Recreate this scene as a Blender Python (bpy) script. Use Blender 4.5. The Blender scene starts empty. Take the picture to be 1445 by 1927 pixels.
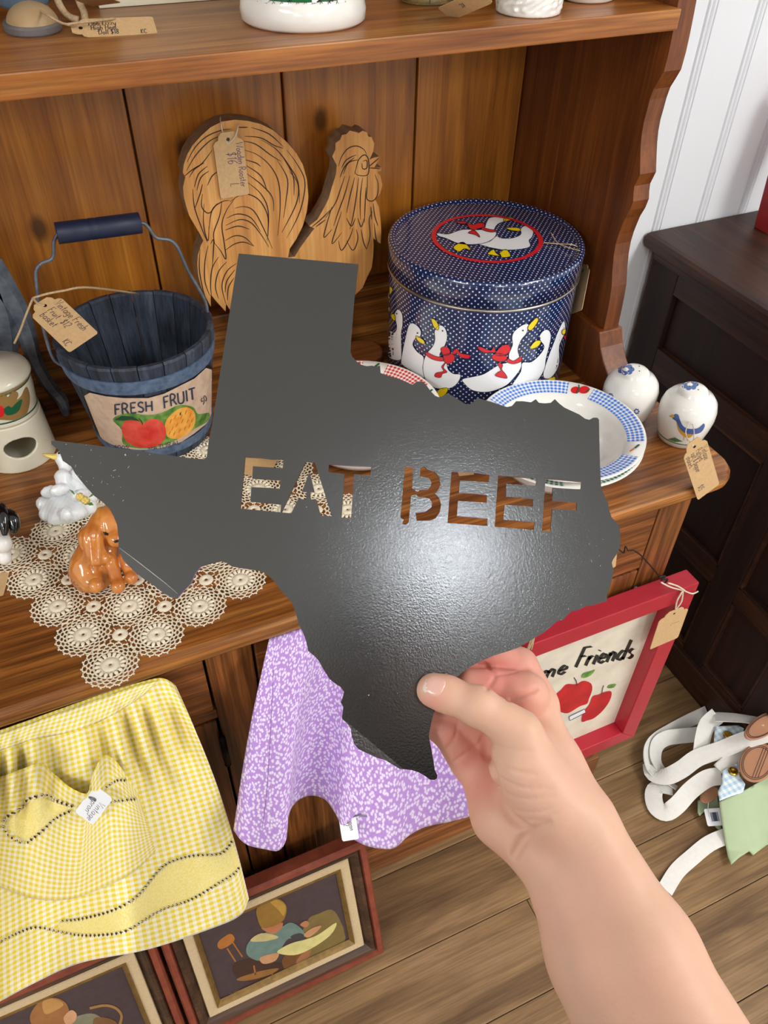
import bpy, bmesh, math, random
import numpy as np
from mathutils import Vector, Matrix
from mathutils.bvhtree import BVHTree
from mathutils.geometry import tessellate_polygon

random.seed(7)
rng = np.random.default_rng(11)
scene = bpy.context.scene
COL = scene.collection

# ------------------------------------------------------------------ camera, light, exposure
CAM = np.array([0.0, 0.0, 1.5])
RM = np.array([[0.913557, -0.40643336, 0.01501755],      # rows: camera right, camera down, camera forward
               [-0.26862273, -0.63069573, -0.72805544],
               [0.30537752, 0.66108609, -0.68535374]])
FPX = 1504.8
cam_data = bpy.data.cameras.new('camera')
cam = bpy.data.objects.new('camera', cam_data)
COL.objects.link(cam)
cam.matrix_world = Matrix(((RM[0, 0], -RM[1, 0], -RM[2, 0], CAM[0]),
                           (RM[0, 1], -RM[1, 1], -RM[2, 1], CAM[1]),
                           (RM[0, 2], -RM[1, 2], -RM[2, 2], CAM[2]),
                           (0, 0, 0, 1)))
cam_data.sensor_fit = 'VERTICAL'
cam_data.sensor_height = 36.0
cam_data.lens = FPX * 36.0 / 1927.0
cam_data.clip_start = 0.02
scene.camera = cam

world = bpy.data.worlds.new('shop_ambient')
scene.world = world
world.use_nodes = True
bg = world.node_tree.nodes['Background']
bg.inputs[0].default_value = (1.0, 0.99, 0.97, 1)
bg.inputs[1].default_value = 0.50
DOWNLIGHT = 46.0                                            # radiance of the small recessed light
PANEL = 11.0                                                  # radiance of the ceiling panels
PANELS = [(1.75, -0.9), (-1.95, -0.9), (1.75, -2.9), (-1.95, -2.9), (-0.10, -2.9)]
CEIL = 2.6

vs = scene.view_settings
vs.view_transform = 'Standard'
vs.look = 'None'
vs.exposure = 0.88
vs.gamma = 1.0
vs.use_curve_mapping = False

# ------------------------------------------------------------------ geometry helpers
def ray(x, y):
    return RM.T @ np.array([(x - 722.5) / FPX, (y - 963.5) / FPX, 1.0])
def onz(x, y, z):
    v = ray(x, y); return CAM + v * ((z - CAM[2]) / v[2])
def ony(x, y, Y):
    v = ray(x, y); return CAM + v * (Y / v[1])
def onx(x, y, X):
    v = ray(x, y); return CAM + v * (X / v[0])
def dep(x, y, t):
    return CAM + ray(x, y) * t
def lin(c):
    c = c / 255.0
    return c / 12.92 if c <= 0.04045 else ((c + 0.055) / 1.055) ** 2.4
def S(r, g, b):
    return (lin(r), lin(g), lin(b), 1.0)

BASE = {}
def thing(name, label, cat, base=(0, 0, 0), group=None, kind=None):
    o = bpy.data.objects.new(name, None)
    o.empty_display_size = 0.02
    o.location = tuple(float(q) for q in base)
    COL.objects.link(o)
    BASE[o.name] = np.array(o.location, float)
    if label: o['label'] = label
    if cat: o['category'] = cat
    if group: o['group'] = group
    if kind: o['kind'] = kind
    return o

class MB:
    """collects verts, faces, per-vertex uv and material slots; build() links ONE mesh object"""
    def __init__(s):
        s.v = []; s.f = []; s.uv = []; s.mi = []
    def add(s, verts, faces, uvs=None, mi=0):
        o = len(s.v)
        s.v += [tuple(float(c) for c in p) for p in verts]
        s.uv += [tuple(u) for u in uvs] if uvs is not None else [(0.0, 0.0)] * len(verts)
        for f in faces:
            s.f.append(tuple(o + i for i in f)); s.mi.append(mi)
        return s
    def box(s, x0, x1, y0, y1, z0, z1, mi=0):
        v = [(x, y, z) for x in (x0, x1) for y in (y0, y1) for z in (z0, z1)]
        return s.add(v, [(0, 1, 3, 2), (4, 6, 7, 5), (0, 4, 5, 1), (2, 3, 7, 6), (0, 2, 6, 4), (1, 5, 7, 3)], mi=mi)
    def obox(s, c, ax, ay, az, mi=0):
        """oriented box: centre and three half-axis vectors"""
        c, ax, ay, az = (np.array(q, float) for q in (c, ax, ay, az))
        v = [c + i * ax + j * ay + k * az for i in (-1, 1) for j in (-1, 1) for k in (-1, 1)]
        return s.add(v, [(0, 1, 3, 2), (4, 6, 7, 5), (0, 4, 5, 1), (2, 3, 7, 6), (0, 2, 6, 4), (1, 5, 7, 3)], mi=mi)
    def prism(s, poly, fa, fb, mi=0):
        """poly: 2-D points; fa/fb map a 2-D point to the two end caps"""
        n = len(poly)
        s.add([fa(p) for p in poly] + [fb(p) for p in poly],
              [tuple(range(n))[::-1], tuple(range(n, 2 * n))] + [(i, (i + 1) % n, n + (i + 1) % n, n + i) for i in range(n)], mi=mi)
        return s
    def tube(s, path, r, seg=8, closed=False, mi=0, flat=1.0):
        P = [np.array(p, float) for p in path]; n = len(P)
        rr = r if hasattr(r, '__len__') else [r] * n
        up = None; vs_, us = [], []; L = 0
        for i in range(n):
            a = P[i - 1] if (i > 0 or closed) else P[i]
            b = P[(i + 1) % n] if (i < n - 1 or closed) else P[i]
            t = b - a; t = t / (np.linalg.norm(t) + 1e-12)
            if up is None:
                up = np.array([0, 0, 1.0]) if abs(t[2]) < 0.9 else np.array([1.0, 0, 0])
            u = up - t * (up @ t); u /= np.linalg.norm(u) + 1e-12; up = u
            w = np.cross(t, u)
            if i: L += np.linalg.norm(P[i] - P[i - 1])
            for k in range(seg):
                g = 2 * math.pi * k / seg
                vs_.append(P[i] + rr[i] * (math.cos(g) * u * flat + math.sin(g) * w)); us.append((L, k / seg))
        fs = []
        m = n if closed else n - 1
        for i in range(m):
            for k in range(seg):
                a = i * seg + k; b = i * seg + (k + 1) % seg
                c = ((i + 1) % n) * seg + (k + 1) % seg; d = ((i + 1) % n) * seg + k
                fs.append((a, b, c, d))
        if not closed:
            fs.append(tuple(range(seg))[::-1]); fs.append(tuple((n - 1) * seg + k for k in range(seg)))
        return s.add(vs_, fs, us, mi)
    def lathe(s, prof, c, seg=48, sx=1.0, sy=1.0, mi=0, a0=0.0, a1=2 * math.pi, cap=False):
        """prof: (r, z); revolved about the vertical axis through c"""
        full = abs(a1 - a0 - 2 * math.pi) < 1e-6
        na = seg if full else seg + 1
        vs_, us = [], []; L = 0
        for i, (r, z) in enumerate(prof):
            if i: L += math.hypot(r - prof[i - 1][0], z - prof[i - 1][1])
            for k in range(na):
                g = a0 + (a1 - a0) * k / seg
                vs_.append((c[0] + sx * r * math.cos(g), c[1] + sy * r * math.sin(g), c[2] + z)); us.append((g, L))
        fs = []
        for i in range(len(prof) - 1):
            for k in range(seg):
                k2 = (k + 1) % na if full else k + 1
                fs.append((i * na + k, i * na + k2, (i + 1) * na + k2, (i + 1) * na + k))
        return s.add(vs_, fs, us, mi)
    def grid(s, P, UV=None, mi=0, closed_u=False):
        """P[rows][cols] points"""
        nr, nc = len(P), len(P[0])
        v = [p for r in P for p in r]; uv = [q for r in UV for q in r] if UV is not None else None
        fs = [(i * nc + j, i * nc + j + 1, (i + 1) * nc + j + 1, (i + 1) * nc + j) for i in range(nr - 1) for j in range(nc - 1)]
        return s.add(v, fs, uv, mi)
    def bvh(s):
        return BVHTree.FromPolygons([Vector(p) for p in s.v], s.f)
    def build(s, name, mats, parent=None, smooth=False, bevel=0.0, base=None, label=None, solid=0.0, sub=0, weld=False):
        me = bpy.data.meshes.new(name)
        root = np.array(base if base is not None else (BASE[parent.name] if parent is not None else (0, 0, 0)), float)
        me.from_pydata([tuple(np.array(p) - root) for p in s.v], [], s.f)
        uvl = me.uv_layers.new(name='UVMap')
        li = np.zeros(len(me.loops), dtype=np.int32); me.loops.foreach_get('vertex_index', li)
        uva = np.array(s.uv, float)[li]
        uvl.data.foreach_set('uv', uva.astype(np.float32).ravel())
        if not isinstance(mats, (list, tuple)): mats = [mats]
        for m in mats: me.materials.append(m)
        if len(mats) > 1: me.polygons.foreach_set('material_index', np.array(s.mi, dtype=np.int32))
        bm = bmesh.new(); bm.from_mesh(me)
        if weld: bmesh.ops.remove_doubles(bm, verts=bm.verts, dist=1e-6)
        if bevel > 0:
            es = [e for e in bm.edges if len(e.link_faces) == 2 and e.calc_face_angle(0) > 0.6]
            bmesh.ops.bevel(bm, geom=es, offset=bevel, segments=2, affect='EDGES', profile=0.6, clamp_overlap=True)
        if not solid and not weld: bmesh.ops.recalc_face_normals(bm, faces=bm.faces)
        bm.to_mesh(me); bm.free()
        if smooth: me.shade_smooth()
        me.update()
        o = bpy.data.objects.new(name, me)
        COL.objects.link(o)
        BASE[o.name] = root
        if parent is not None: o.parent = parent
        else: o.location = tuple(root)
        if solid:
            md = o.modifiers.new('thickness', 'SOLIDIFY'); md.thickness = solid; md.offset = 0
        if sub:
            md = o.modifiers.new('smooth', 'SUBSURF'); md.levels = sub; md.render_levels = sub
        if label: o['label'] = label
        return o

def tag(o, label, cat, group=None, kind=None):
    o['label'] = label; o['category'] = cat
    if group: o['group'] = group
    if kind: o['kind'] = kind
    return o
def struct(o):
    o['kind'] = 'structure'; return o
def place_copy(src, parent, loc=(0, 0, 0), rot=None, scale=None):
    c = src.copy(); COL.objects.link(c); c.parent = parent; c.location = loc
    if rot: c.rotation_euler = rot
    if scale: c.scale = scale
    BASE[c.name] = BASE[parent.name]
    return c

def smoothpath(pts, n=8, closed=False):
    """Catmull-Rom through the points"""
    P = [np.array(p, float) for p in pts]; N = len(P); out = []
    rngi = range(N) if closed else range(N - 1)
    for i in rngi:
        p0 = P[(i - 1) % N] if (closed or i > 0) else P[0]
        p1, p2 = P[i], P[(i + 1) % N]
        p3 = P[(i + 2) % N] if (closed or i + 2 < N) else P[-1]
        for k in range(n):
            t = k / n
            out.append(0.5 * (2 * p1 + (p2 - p0) * t + (2 * p0 - 5 * p1 + 4 * p2 - p3) * t * t + (3 * p1 - p0 - 3 * p2 + p3) * t ** 3))
    if not closed: out.append(P[-1])
    return out
def resample(pts, n):
    P = np.array(pts, float); d = np.r_[0, np.cumsum(np.linalg.norm(np.diff(P, axis=0), axis=1))]
    t = np.linspace(0, d[-1], n)
    return np.stack([np.interp(t, d, P[:, k]) for k in range(P.shape[1])], 1)

# ------------------------------------------------------------------ signed-distance modelling (one continuous skin)
def smin(a, b, k):
    h = np.clip(0.5 + 0.5 * (b - a) / k, 0, 1)
    return b * (1 - h) + a * h - k * h * (1 - h)
def cone(p, a, b, ra, rb):
    a = np.array(a); b = np.array(b); ab = b - a
    t = np.clip(((p - a) @ ab) / (ab @ ab + 1e-12), 0, 1)
    return np.linalg.norm(p - a - t[:, None] * ab, axis=1) - (ra + (rb - ra) * t)
def ball(p, c, r):
    return np.linalg.norm(p - np.array(c), axis=1) - r
def ellip(p, c, r, M=None):
    q = p - np.array(c)
    if M is not None: q = q @ np.array(M)
    r = np.array(r); k0 = np.linalg.norm(q / r, axis=1); k1 = np.linalg.norm(q / (r * r), axis=1)
    return k0 * (k0 - 1.0) / (k1 + 1e-9)
def surface_nets(fn, lo, hi, h):
    lo = np.array(lo, float); hi = np.array(hi, float)
    n = np.ceil((hi - lo) / h).astype(int) + 1
    c = 5
    nc = np.ceil(n / c).astype(int) + 1
    g = np.stack(np.meshgrid(*[np.arange(k) for k in nc], indexing='ij'), -1).reshape(-1, 3)
    d = fn(lo + (g * c + (c - 1) / 2.0) * h).reshape(nc)
    near = np.abs(d) < h * c * 1.3
    ix = [np.minimum(np.arange(n[k]) // c, nc[k] - 1) for k in range(3)]
    mask = near[np.ix_(*ix)]
    D = np.where(d[np.ix_(*ix)] > 0, h, -h).astype(float)
    idx = np.argwhere(mask)
    D[mask] = fn(lo + idx * h)
    cn = n - 1
    acc = np.zeros((int(np.prod(cn)), 3)); cnt = np.zeros(int(np.prod(cn)))
    def cid(q): return (q[:, 0] * cn[1] + q[:, 1]) * cn[2] + q[:, 2]
    quads = []
    for a in range(3):
        sl0 = [slice(None)] * 3; sl1 = [slice(None)] * 3
        sl0[a] = slice(0, -1); sl1[a] = slice(1, None)
        A = D[tuple(sl0)]; B = D[tuple(sl1)]
        e = np.argwhere((A < 0) != (B < 0))
        if not len(e): continue
        va = A[tuple(e.T)]; vb = B[tuple(e.T)]
        pos = e.astype(float); pos[:, a] += va / (va - vb)
        b_, c_ = (a + 1) % 3, (a + 2) % 3
        ok = (e[:, b_] > 0) & (e[:, c_] > 0) & (e[:, b_] < cn[b_]) & (e[:, c_] < cn[c_])
        e, pos, va = e[ok], pos[ok], va[ok]
        ids = []
        for db, dc in ((0, 0), (-1, 0), (-1, -1), (0, -1)):
            q = e.copy(); q[:, b_] += db; q[:, c_] += dc
            k = cid(q); ids.append(k)
            np.add.at(acc, k, pos); np.add.at(cnt, k, 1)
        qd = np.stack(ids, 1); flip = va > 0
        qd[flip] = qd[flip][:, ::-1]
        quads.append(qd)
    Q = np.concatenate(quads)
    used = np.where(cnt > 0)[0]
    remap = -np.ones(len(cnt), int); remap[used] = np.arange(len(used))
    V = lo + acc[used] / cnt[used][:, None] * h
    return V, remap[Q]
def sdf_object(name, fn, lo, hi, h, mats, parent=None, base=None):
    V, Q = surface_nets(fn, lo, hi, h)
    m = MB(); m.add(V, [tuple(q) for q in Q.tolist()], [(p[0], p[2]) for p in V])
    o = m.build(name, mats, parent, smooth=True, base=base, weld=True)
    return o, m

# ------------------------------------------------------------------ flat print on real surfaces
def tri_fill(poly, maxlen):
    bm = bmesh.new()
    vs_ = [bm.verts.new((p[0], p[1], 0)) for p in poly]
    tris = tessellate_polygon([[Vector((p[0], p[1], 0)) for p in poly]])
    for t in tris:
        try: bm.faces.new([vs_[i] for i in t])
        except ValueError: pass
    for _ in range(6):
        es = [e for e in bm.edges if e.calc_length() > maxlen]
        if not es: break
        bmesh.ops.subdivide_edges(bm, edges=es, cuts=1)
        bmesh.ops.triangulate(bm, faces=bm.faces)
    bm.verts.index_update()
    v = [(q.co.x, q.co.y) for q in bm.verts]; f = [tuple(q.index for q in fc.verts) for fc in bm.faces]
    bm.free()
    return v, f
def bvh_proj(bvh):
    o = Vector(CAM)
    def pj(x, y):
        d = Vector(ray(x, y)).normalized()
        loc, n, i, dist = bvh.ray_cast(o, d)
        if loc is None: return None
        if n.dot(d) > 0: n = -n
        return np.array(loc), np.array(n)
    return pj
def frame_proj(o, ex, ey):
    """local 2-D coordinates (metres) on a plane"""
    o, ex, ey = np.array(o, float), np.array(ex, float), np.array(ey, float)
    n = np.cross(ex, ey); n /= np.linalg.norm(n)
    return lambda x, y: (o + ex * x + ey * y, n)
class Print:
    """a thin print: polygons and pen strokes laid a hair above a surface; one mesh, several inks"""
    def __init__(s, proj, eps=0.00025, maxlen=9.0):
        s.m = MB(); s.proj = proj; s.eps = eps; s.maxlen = maxlen; s.inks = []; s.layer = 0
    def ink(s, mat):
        if mat not in s.inks: s.inks.append(mat)
        return s.inks.index(mat)
    def _put(s, v, f, mat, layer):
        out, uv, okv = [], [], []
        for x, y in v:
            r = s.proj(x, y)
            if r is None: out.append((0, 0, 0)); okv.append(False)
            else: out.append(r[0] + r[1] * s.eps * (1 + layer)); okv.append(True)
            uv.append((x, y))
        s.m.add(out, [q for q in f if all(okv[i] for i in q)], uv, s.ink(mat))
    def poly(s, pts, mat, layer=0, smooth=False):
        if smooth: pts = [tuple(p) for p in smoothpath(pts, 4, True)]
        v, f = tri_fill(pts, s.maxlen); s._put(v, f, mat, layer)
    def ell(s, cx, cy, rx, ry, mat, layer=0, rot=0.0, n=28):
        c, q = math.cos(rot), math.sin(rot)
        s.poly([(cx + rx * math.cos(2 * math.pi * k / n) * c - ry * math.sin(2 * math.pi * k / n) * q,
                 cy + rx * math.cos(2 * math.pi * k / n) * q + ry * math.sin(2 * math.pi * k / n) * c) for k in range(n)], mat, layer)
    def stroke(s, pts, w, mat, layer=0, closed=False, nib=None, smooth=0, taper=False):
        if smooth: pts = smoothpath(pts, smooth, closed)
        P = [np.array(p[:2], float) for p in pts]
        Q = []
        for i, p in enumerate(P):
            Q.append(p)
            if i + 1 < len(P) or closed:
                q = P[(i + 1) % len(P)]; L = np.linalg.norm(q - p); k = int(L / s.maxlen)
                for j in range(1, k + 1): Q.append(p + (q - p) * j / (k + 1))
        P = Q; n = len(P)
        if n < 2: return
        v = []
        for i in range(n):
            a = P[i - 1] if (i > 0 or closed) else P[i]; b = P[(i + 1) % n] if (i < n - 1 or closed) else P[i]
            t = b - a; t /= np.linalg.norm(t) + 1e-12; nn = np.array([-t[1], t[0]])
            ww = w
            if taper: ww = w * (0.25 + 0.75 * math.sin(math.pi * (i + 0.5) / n))
            if nib is not None:
                off = np.array([math.cos(nib), math.sin(nib)]) * ww / 2
                off = off + nn * (ww * 0.12) * (1 if off @ nn >= 0 else -1)
            else: off = nn * ww / 2
            v += [tuple(P[i] + off), tuple(P[i] - off)]
        f = [(2 * i, 2 * i + 1, 2 * ((i + 1) % n) + 1, 2 * ((i + 1) % n)) for i in range(n if closed else n - 1)]
        s._put(v, f, mat, layer)
    def flush(s, name, parent, label=None):
        o = s.build(name, parent, label); s.m = MB(); s.inks = []
        return o
    def build(s, name, parent, label=None):
        return s.m.build(name, s.inks, parent, smooth=False, label=label, weld=True)

# handwriting: one-line letters in a unit-high box
def _g(w, *pl): return (w, [[tuple(float(c) for c in q.split(',')) for q in p.split()] for p in pl])
GL = {
 'a': _g(.55, '.45,.42 .25,.5 .08,.35 .08,.12 .22,.0 .4,.1 .46,.45', '.46,.48 .45,.12 .52,.0'),
 'b': _g(.5, '.08,1 .08,.0 .3,.0 .42,.18 .38,.42 .22,.48 .08,.35'),
 'c': _g(.45, '.4,.42 .22,.5 .07,.3 .1,.08 .25,.0 .42,.1'),
 'd': _g(.55, '.45,1 .45,.0', '.45,.4 .25,.5 .08,.3 .1,.06 .28,.0 .45,.12'),
 'e': _g(.48, '.08,.25 .4,.28 .36,.45 .2,.5 .07,.3 .1,.08 .25,.0 .42,.1'),
 'g': _g(.55, '.45,.42 .25,.5 .08,.32 .12,.08 .3,.05 .45,.2 .46,.48 .44,-.25 .28,-.36 .1,-.25'),
 'h': _g(.5, '.08,1 .08,.0', '.08,.32 .25,.5 .4,.4 .42,.0'),
 'i': _g(.22, '.1,.48 .1,.0', '.1,.68 .12,.72'),
 'k': _g(.48, '.08,1 .08,.0', '.4,.5 .1,.22 .42,.0'),
 'l': _g(.22, '.1,1 .1,.05 .18,.0'),
 'm': _g(.8, '.08,.48 .08,.0', '.08,.32 .22,.5 .36,.4 .37,.0', '.37,.32 .5,.5 .66,.4 .68,.0'),
 'n': _g(.52, '.08,.48 .08,.0', '.08,.32 .25,.5 .4,.4 .42,.0'),
 'o': _g(.5, '.25,.5 .08,.35 .08,.12 .24,.0 .4,.12 .42,.35 .25,.5'),
 'p': _g(.5, '.08,.48 .08,-.38', '.08,.35 .25,.5 .42,.32 .38,.08 .22,.0 .08,.1'),
 'r': _g(.38, '.08,.48 .08,.0', '.08,.3 .2,.46 .36,.44'),
 's': _g(.42, '.36,.44 .2,.5 .08,.4 .14,.28 .32,.2 .36,.08 .22,.0 .06,.06'),
 't': _g(.36, '.16,.85 .16,.08 .3,.0', '.02,.52 .32,.55'),
 'u': _g(.52, '.08,.48 .08,.12 .2,.0 .38,.1 .42,.48', '.42,.48 .42,.1 .5,.0'),
 'v': _g(.46, '.05,.48 .22,.0 .42,.48'),
 'w': _g(.7, '.05,.48 .18,.0 .33,.4 .48,.0 .64,.48'),
 'x': _g(.46, '.06,.48 .4,.0', '.4,.48 .06,.0'),
 'y': _g(.5, '.06,.48 .1,.15 .28,.1 .42,.25', '.44,.48 .4,-.2 .25,-.36 .08,-.25'),
 'z': _g(.45, '.06,.48 .4,.48 .06,.0 .42,.0'),
 'A': _g(.7, '.04,.0 .34,1 .64,.0', '.15,.36 .54,.36'),
 'B': _g(.6, '.1,.0 .1,1 .4,.97 .48,.78 .38,.56 .1,.52', '.38,.55 .55,.4 .52,.12 .35,.0 .1,.0'),
 'C': _g(.62, '.56,.85 .38,1 .15,.85 .07,.5 .15,.14 .36,.0 .56,.14'),
 'D': _g(.65, '.1,.0 .1,1 .35,.97 .56,.75 .58,.35 .42,.06 .1,.0'),
 'F': _g(.55, '.1,.0 .1,1 .52,1', '.1,.54 .42,.54'),
 'E': _g(.58, '.52,.0 .1,.0 .1,1 .52,1', '.1,.52 .44,.52'),
 'H': _g(.68, '.1,.0 .1,1', '.58,.0 .58,1', '.1,.52 .58,.52'),
 'I': _g(.26, '.13,.0 .13,1'),
 'K': _g(.6, '.1,.0 .1,1', '.52,1 .12,.45 .55,.0'),
 'L': _g(.5, '.1,1 .1,.0 .46,.02'),
 'N': _g(.7, '.1,.0 .1,1 .6,.0 .6,1'),
 'P': _g(.56, '.1,.0 .1,1 .4,.97 .5,.75 .38,.5 .1,.46'),
 'R': _g(.62, '.1,.0 .1,1 .4,.97 .5,.76 .38,.54 .1,.5', '.3,.52 .58,.0'),
 'S': _g(.55, '.48,.86 .3,1 .1,.86 .12,.64 .4,.42 .48,.2 .34,.02 .06,.1'),
 'T': _g(.62, '.31,.0 .31,1', '.03,1 .6,1'),
 'U': _g(.66, '.08,1 .08,.25 .22,.02 .44,.02 .58,.25 .58,1'),
 'V': _g(.6, '.04,1 .28,.0 .56,1'),
 'W': _g(.9, '.04,1 .22,.0 .44,.75 .64,.0 .86,1'),
 '1': _g(.32, '.06,.78 .18,1 .18,.0'),
 '2': _g(.5, '.06,.8 .22,1 .42,.85 .38,.55 .06,.0 .46,.0'),
 '5': _g(.5, '.44,1 .12,1 .1,.58 .3,.6 .44,.4 .36,.08 .06,.04'),
 '6': _g(.5, '.4,.98 .14,.7 .06,.3 .2,.0 .4,.1 .42,.36 .24,.48 .08,.3'),
 '8': _g(.5, '.25,.52 .08,.72 .24,1 .42,.75 .25,.52 .06,.26 .24,.0 .44,.24 .25,.52'),
 '9': _g(.5, '.42,.75 .24,1 .08,.75 .22,.55 .42,.72 .36,.0'),
 '0': _g(.52, '.26,1 .08,.75 .08,.25 .26,.0 .44,.25 .44,.75 .26,1'),
 '$': _g(.5, '.42,.8 .25,.9 .08,.75 .14,.56 .38,.42 .42,.22 .24,.08 .06,.18', '.26,1.1 .24,-.1'),
 '%': _g(.7, '.6,1 .08,.0', '.16,1 .06,.85 .18,.7 .28,.85 .16,1', '.54,.3 .44,.15 .56,.0 .66,.15 .54,.3'),
 '&': _g(.6, '.55,.0 .15,.75 .25,.95 .38,.75 .08,.3 .2,.0 .5,.3'),
 ' ': (.3, []),
}
def text_width(t): return sum(GL[c][0] for c in t)
def write(pr, t, x0, y0, ex, ey, w, mat, layer=0, jitter=0.03, nib=None, track=0.06):
    """t from (x0,y0), letter-height vectors ex (along) and ey (up)"""
    ex = np.array(ex, float); ey = np.array(ey, float); cx = 0.0
    for ch in t:
        gw, pls = GL[ch]
        j = (rng.random(2) - .5) * 2 * jitter
        for pl in pls:
            pts = [np.array([x0, y0]) + ex * (cx + px + j[0]) + ey * (py + j[1]) for px, py in pl]
            curvy = ch in 'abcdeghmnoprsuyCDBPRSUJ2356890$&'
            pr.stroke(pts, w, mat, layer, nib=nib, smooth=3 if (curvy and len(pts) > 2) else 0)
        cx += gw + track
# ------------------------------------------------------------------ materials
def _nt(name):
    m = bpy.data.materials.new(name); m.use_nodes = True
    nt = m.node_tree
    return m, nt, nt.nodes['Principled BSDF']
def _n(nt, typ, **kw):
    n = nt.nodes.new(typ)
    for k, v in kw.items(): setattr(n, k, v)
    return n
def _math(nt, op, a, b=None, clamp=False):
    n = _n(nt, 'ShaderNodeMath', operation=op, use_clamp=clamp)
    for i, q in enumerate((a, b)):
        if q is None: continue
        if isinstance(q, (int, float)): n.inputs[i].default_value = q
        else: nt.links.new(q, n.inputs[i])
    return n.outputs[0]
def _mix(nt, fac, a, b, mode='MIX'):
    n = _n(nt, 'ShaderNodeMix', data_type='RGBA', blend_type=mode)
    for sock, q in ((n.inputs['Factor'], fac), (n.inputs[6], a), (n.inputs[7], b)):
        if isinstance(q, (int, float)): sock.default_value = q
        elif isinstance(q, tuple): sock.default_value = q
        else: nt.links.new(q, sock)
    return n.outputs[2]
def _bump(nt, bsdf, height, strength, dist=0.001):
    b = _n(nt, 'ShaderNodeBump'); b.inputs['Strength'].default_value = strength; b.inputs['Distance'].default_value = dist
    nt.links.new(height, b.inputs['Height']); nt.links.new(b.outputs[0], bsdf.inputs['Normal'])
def _noise(nt, vec, scale, detail=4, rough=.55, dist=0.0):
    n = _n(nt, 'ShaderNodeTexNoise'); n.inputs['Scale'].default_value = scale; n.inputs['Detail'].default_value = detail
    n.inputs['Roughness'].default_value = rough; n.inputs['Distortion'].default_value = dist
    if vec is not None: nt.links.new(vec, n.inputs['Vector'])
    return n
def _ramp(nt, fac, stops):
    r = _n(nt, 'ShaderNodeValToRGB'); e = r.color_ramp.elements
    while len(e) < len(stops): e.new(0.5)
    for k, (p, c) in enumerate(stops): e[k].position = p; e[k].color = c
    nt.links.new(fac, r.inputs[0]); return r.outputs[0]
def _set(b, rough, metal=0.0, spec=0.5, coat=0.0, coat_r=0.05):
    b.inputs['Roughness'].default_value = rough; b.inputs['Metallic'].default_value = metal
    b.inputs['Specular IOR Level'].default_value = spec
    b.inputs['Coat Weight'].default_value = coat; b.inputs['Coat Roughness'].default_value = coat_r
def plain(name, col, rough=.5, metal=0.0, spec=.5, var=0.0, vscale=40.0, bump=0.0, bscale=300.0, coat=0.0, col2=None):
    m, nt, b = _nt(name); _set(b, rough, metal, spec, coat)
    b.inputs['Base Color'].default_value = col
    tc = _n(nt, 'ShaderNodeTexCoord')
    if var > 0 or col2:
        n = _noise(nt, tc.outputs['Object'], vscale, 5)
        c2 = col2 if col2 else tuple(q * (1 - var) for q in col[:3]) + (1,)
        f = _ramp(nt, n.outputs[0], [(.35, (0, 0, 0, 1)), (.68, (1, 1, 1, 1))])
        nt.links.new(_mix(nt, f, col, c2), b.inputs['Base Color'])
    if bump > 0:
        n2 = _noise(nt, tc.outputs['Object'], bscale, 3)
        _bump(nt, b, n2.outputs[0], bump)
    return m
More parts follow.
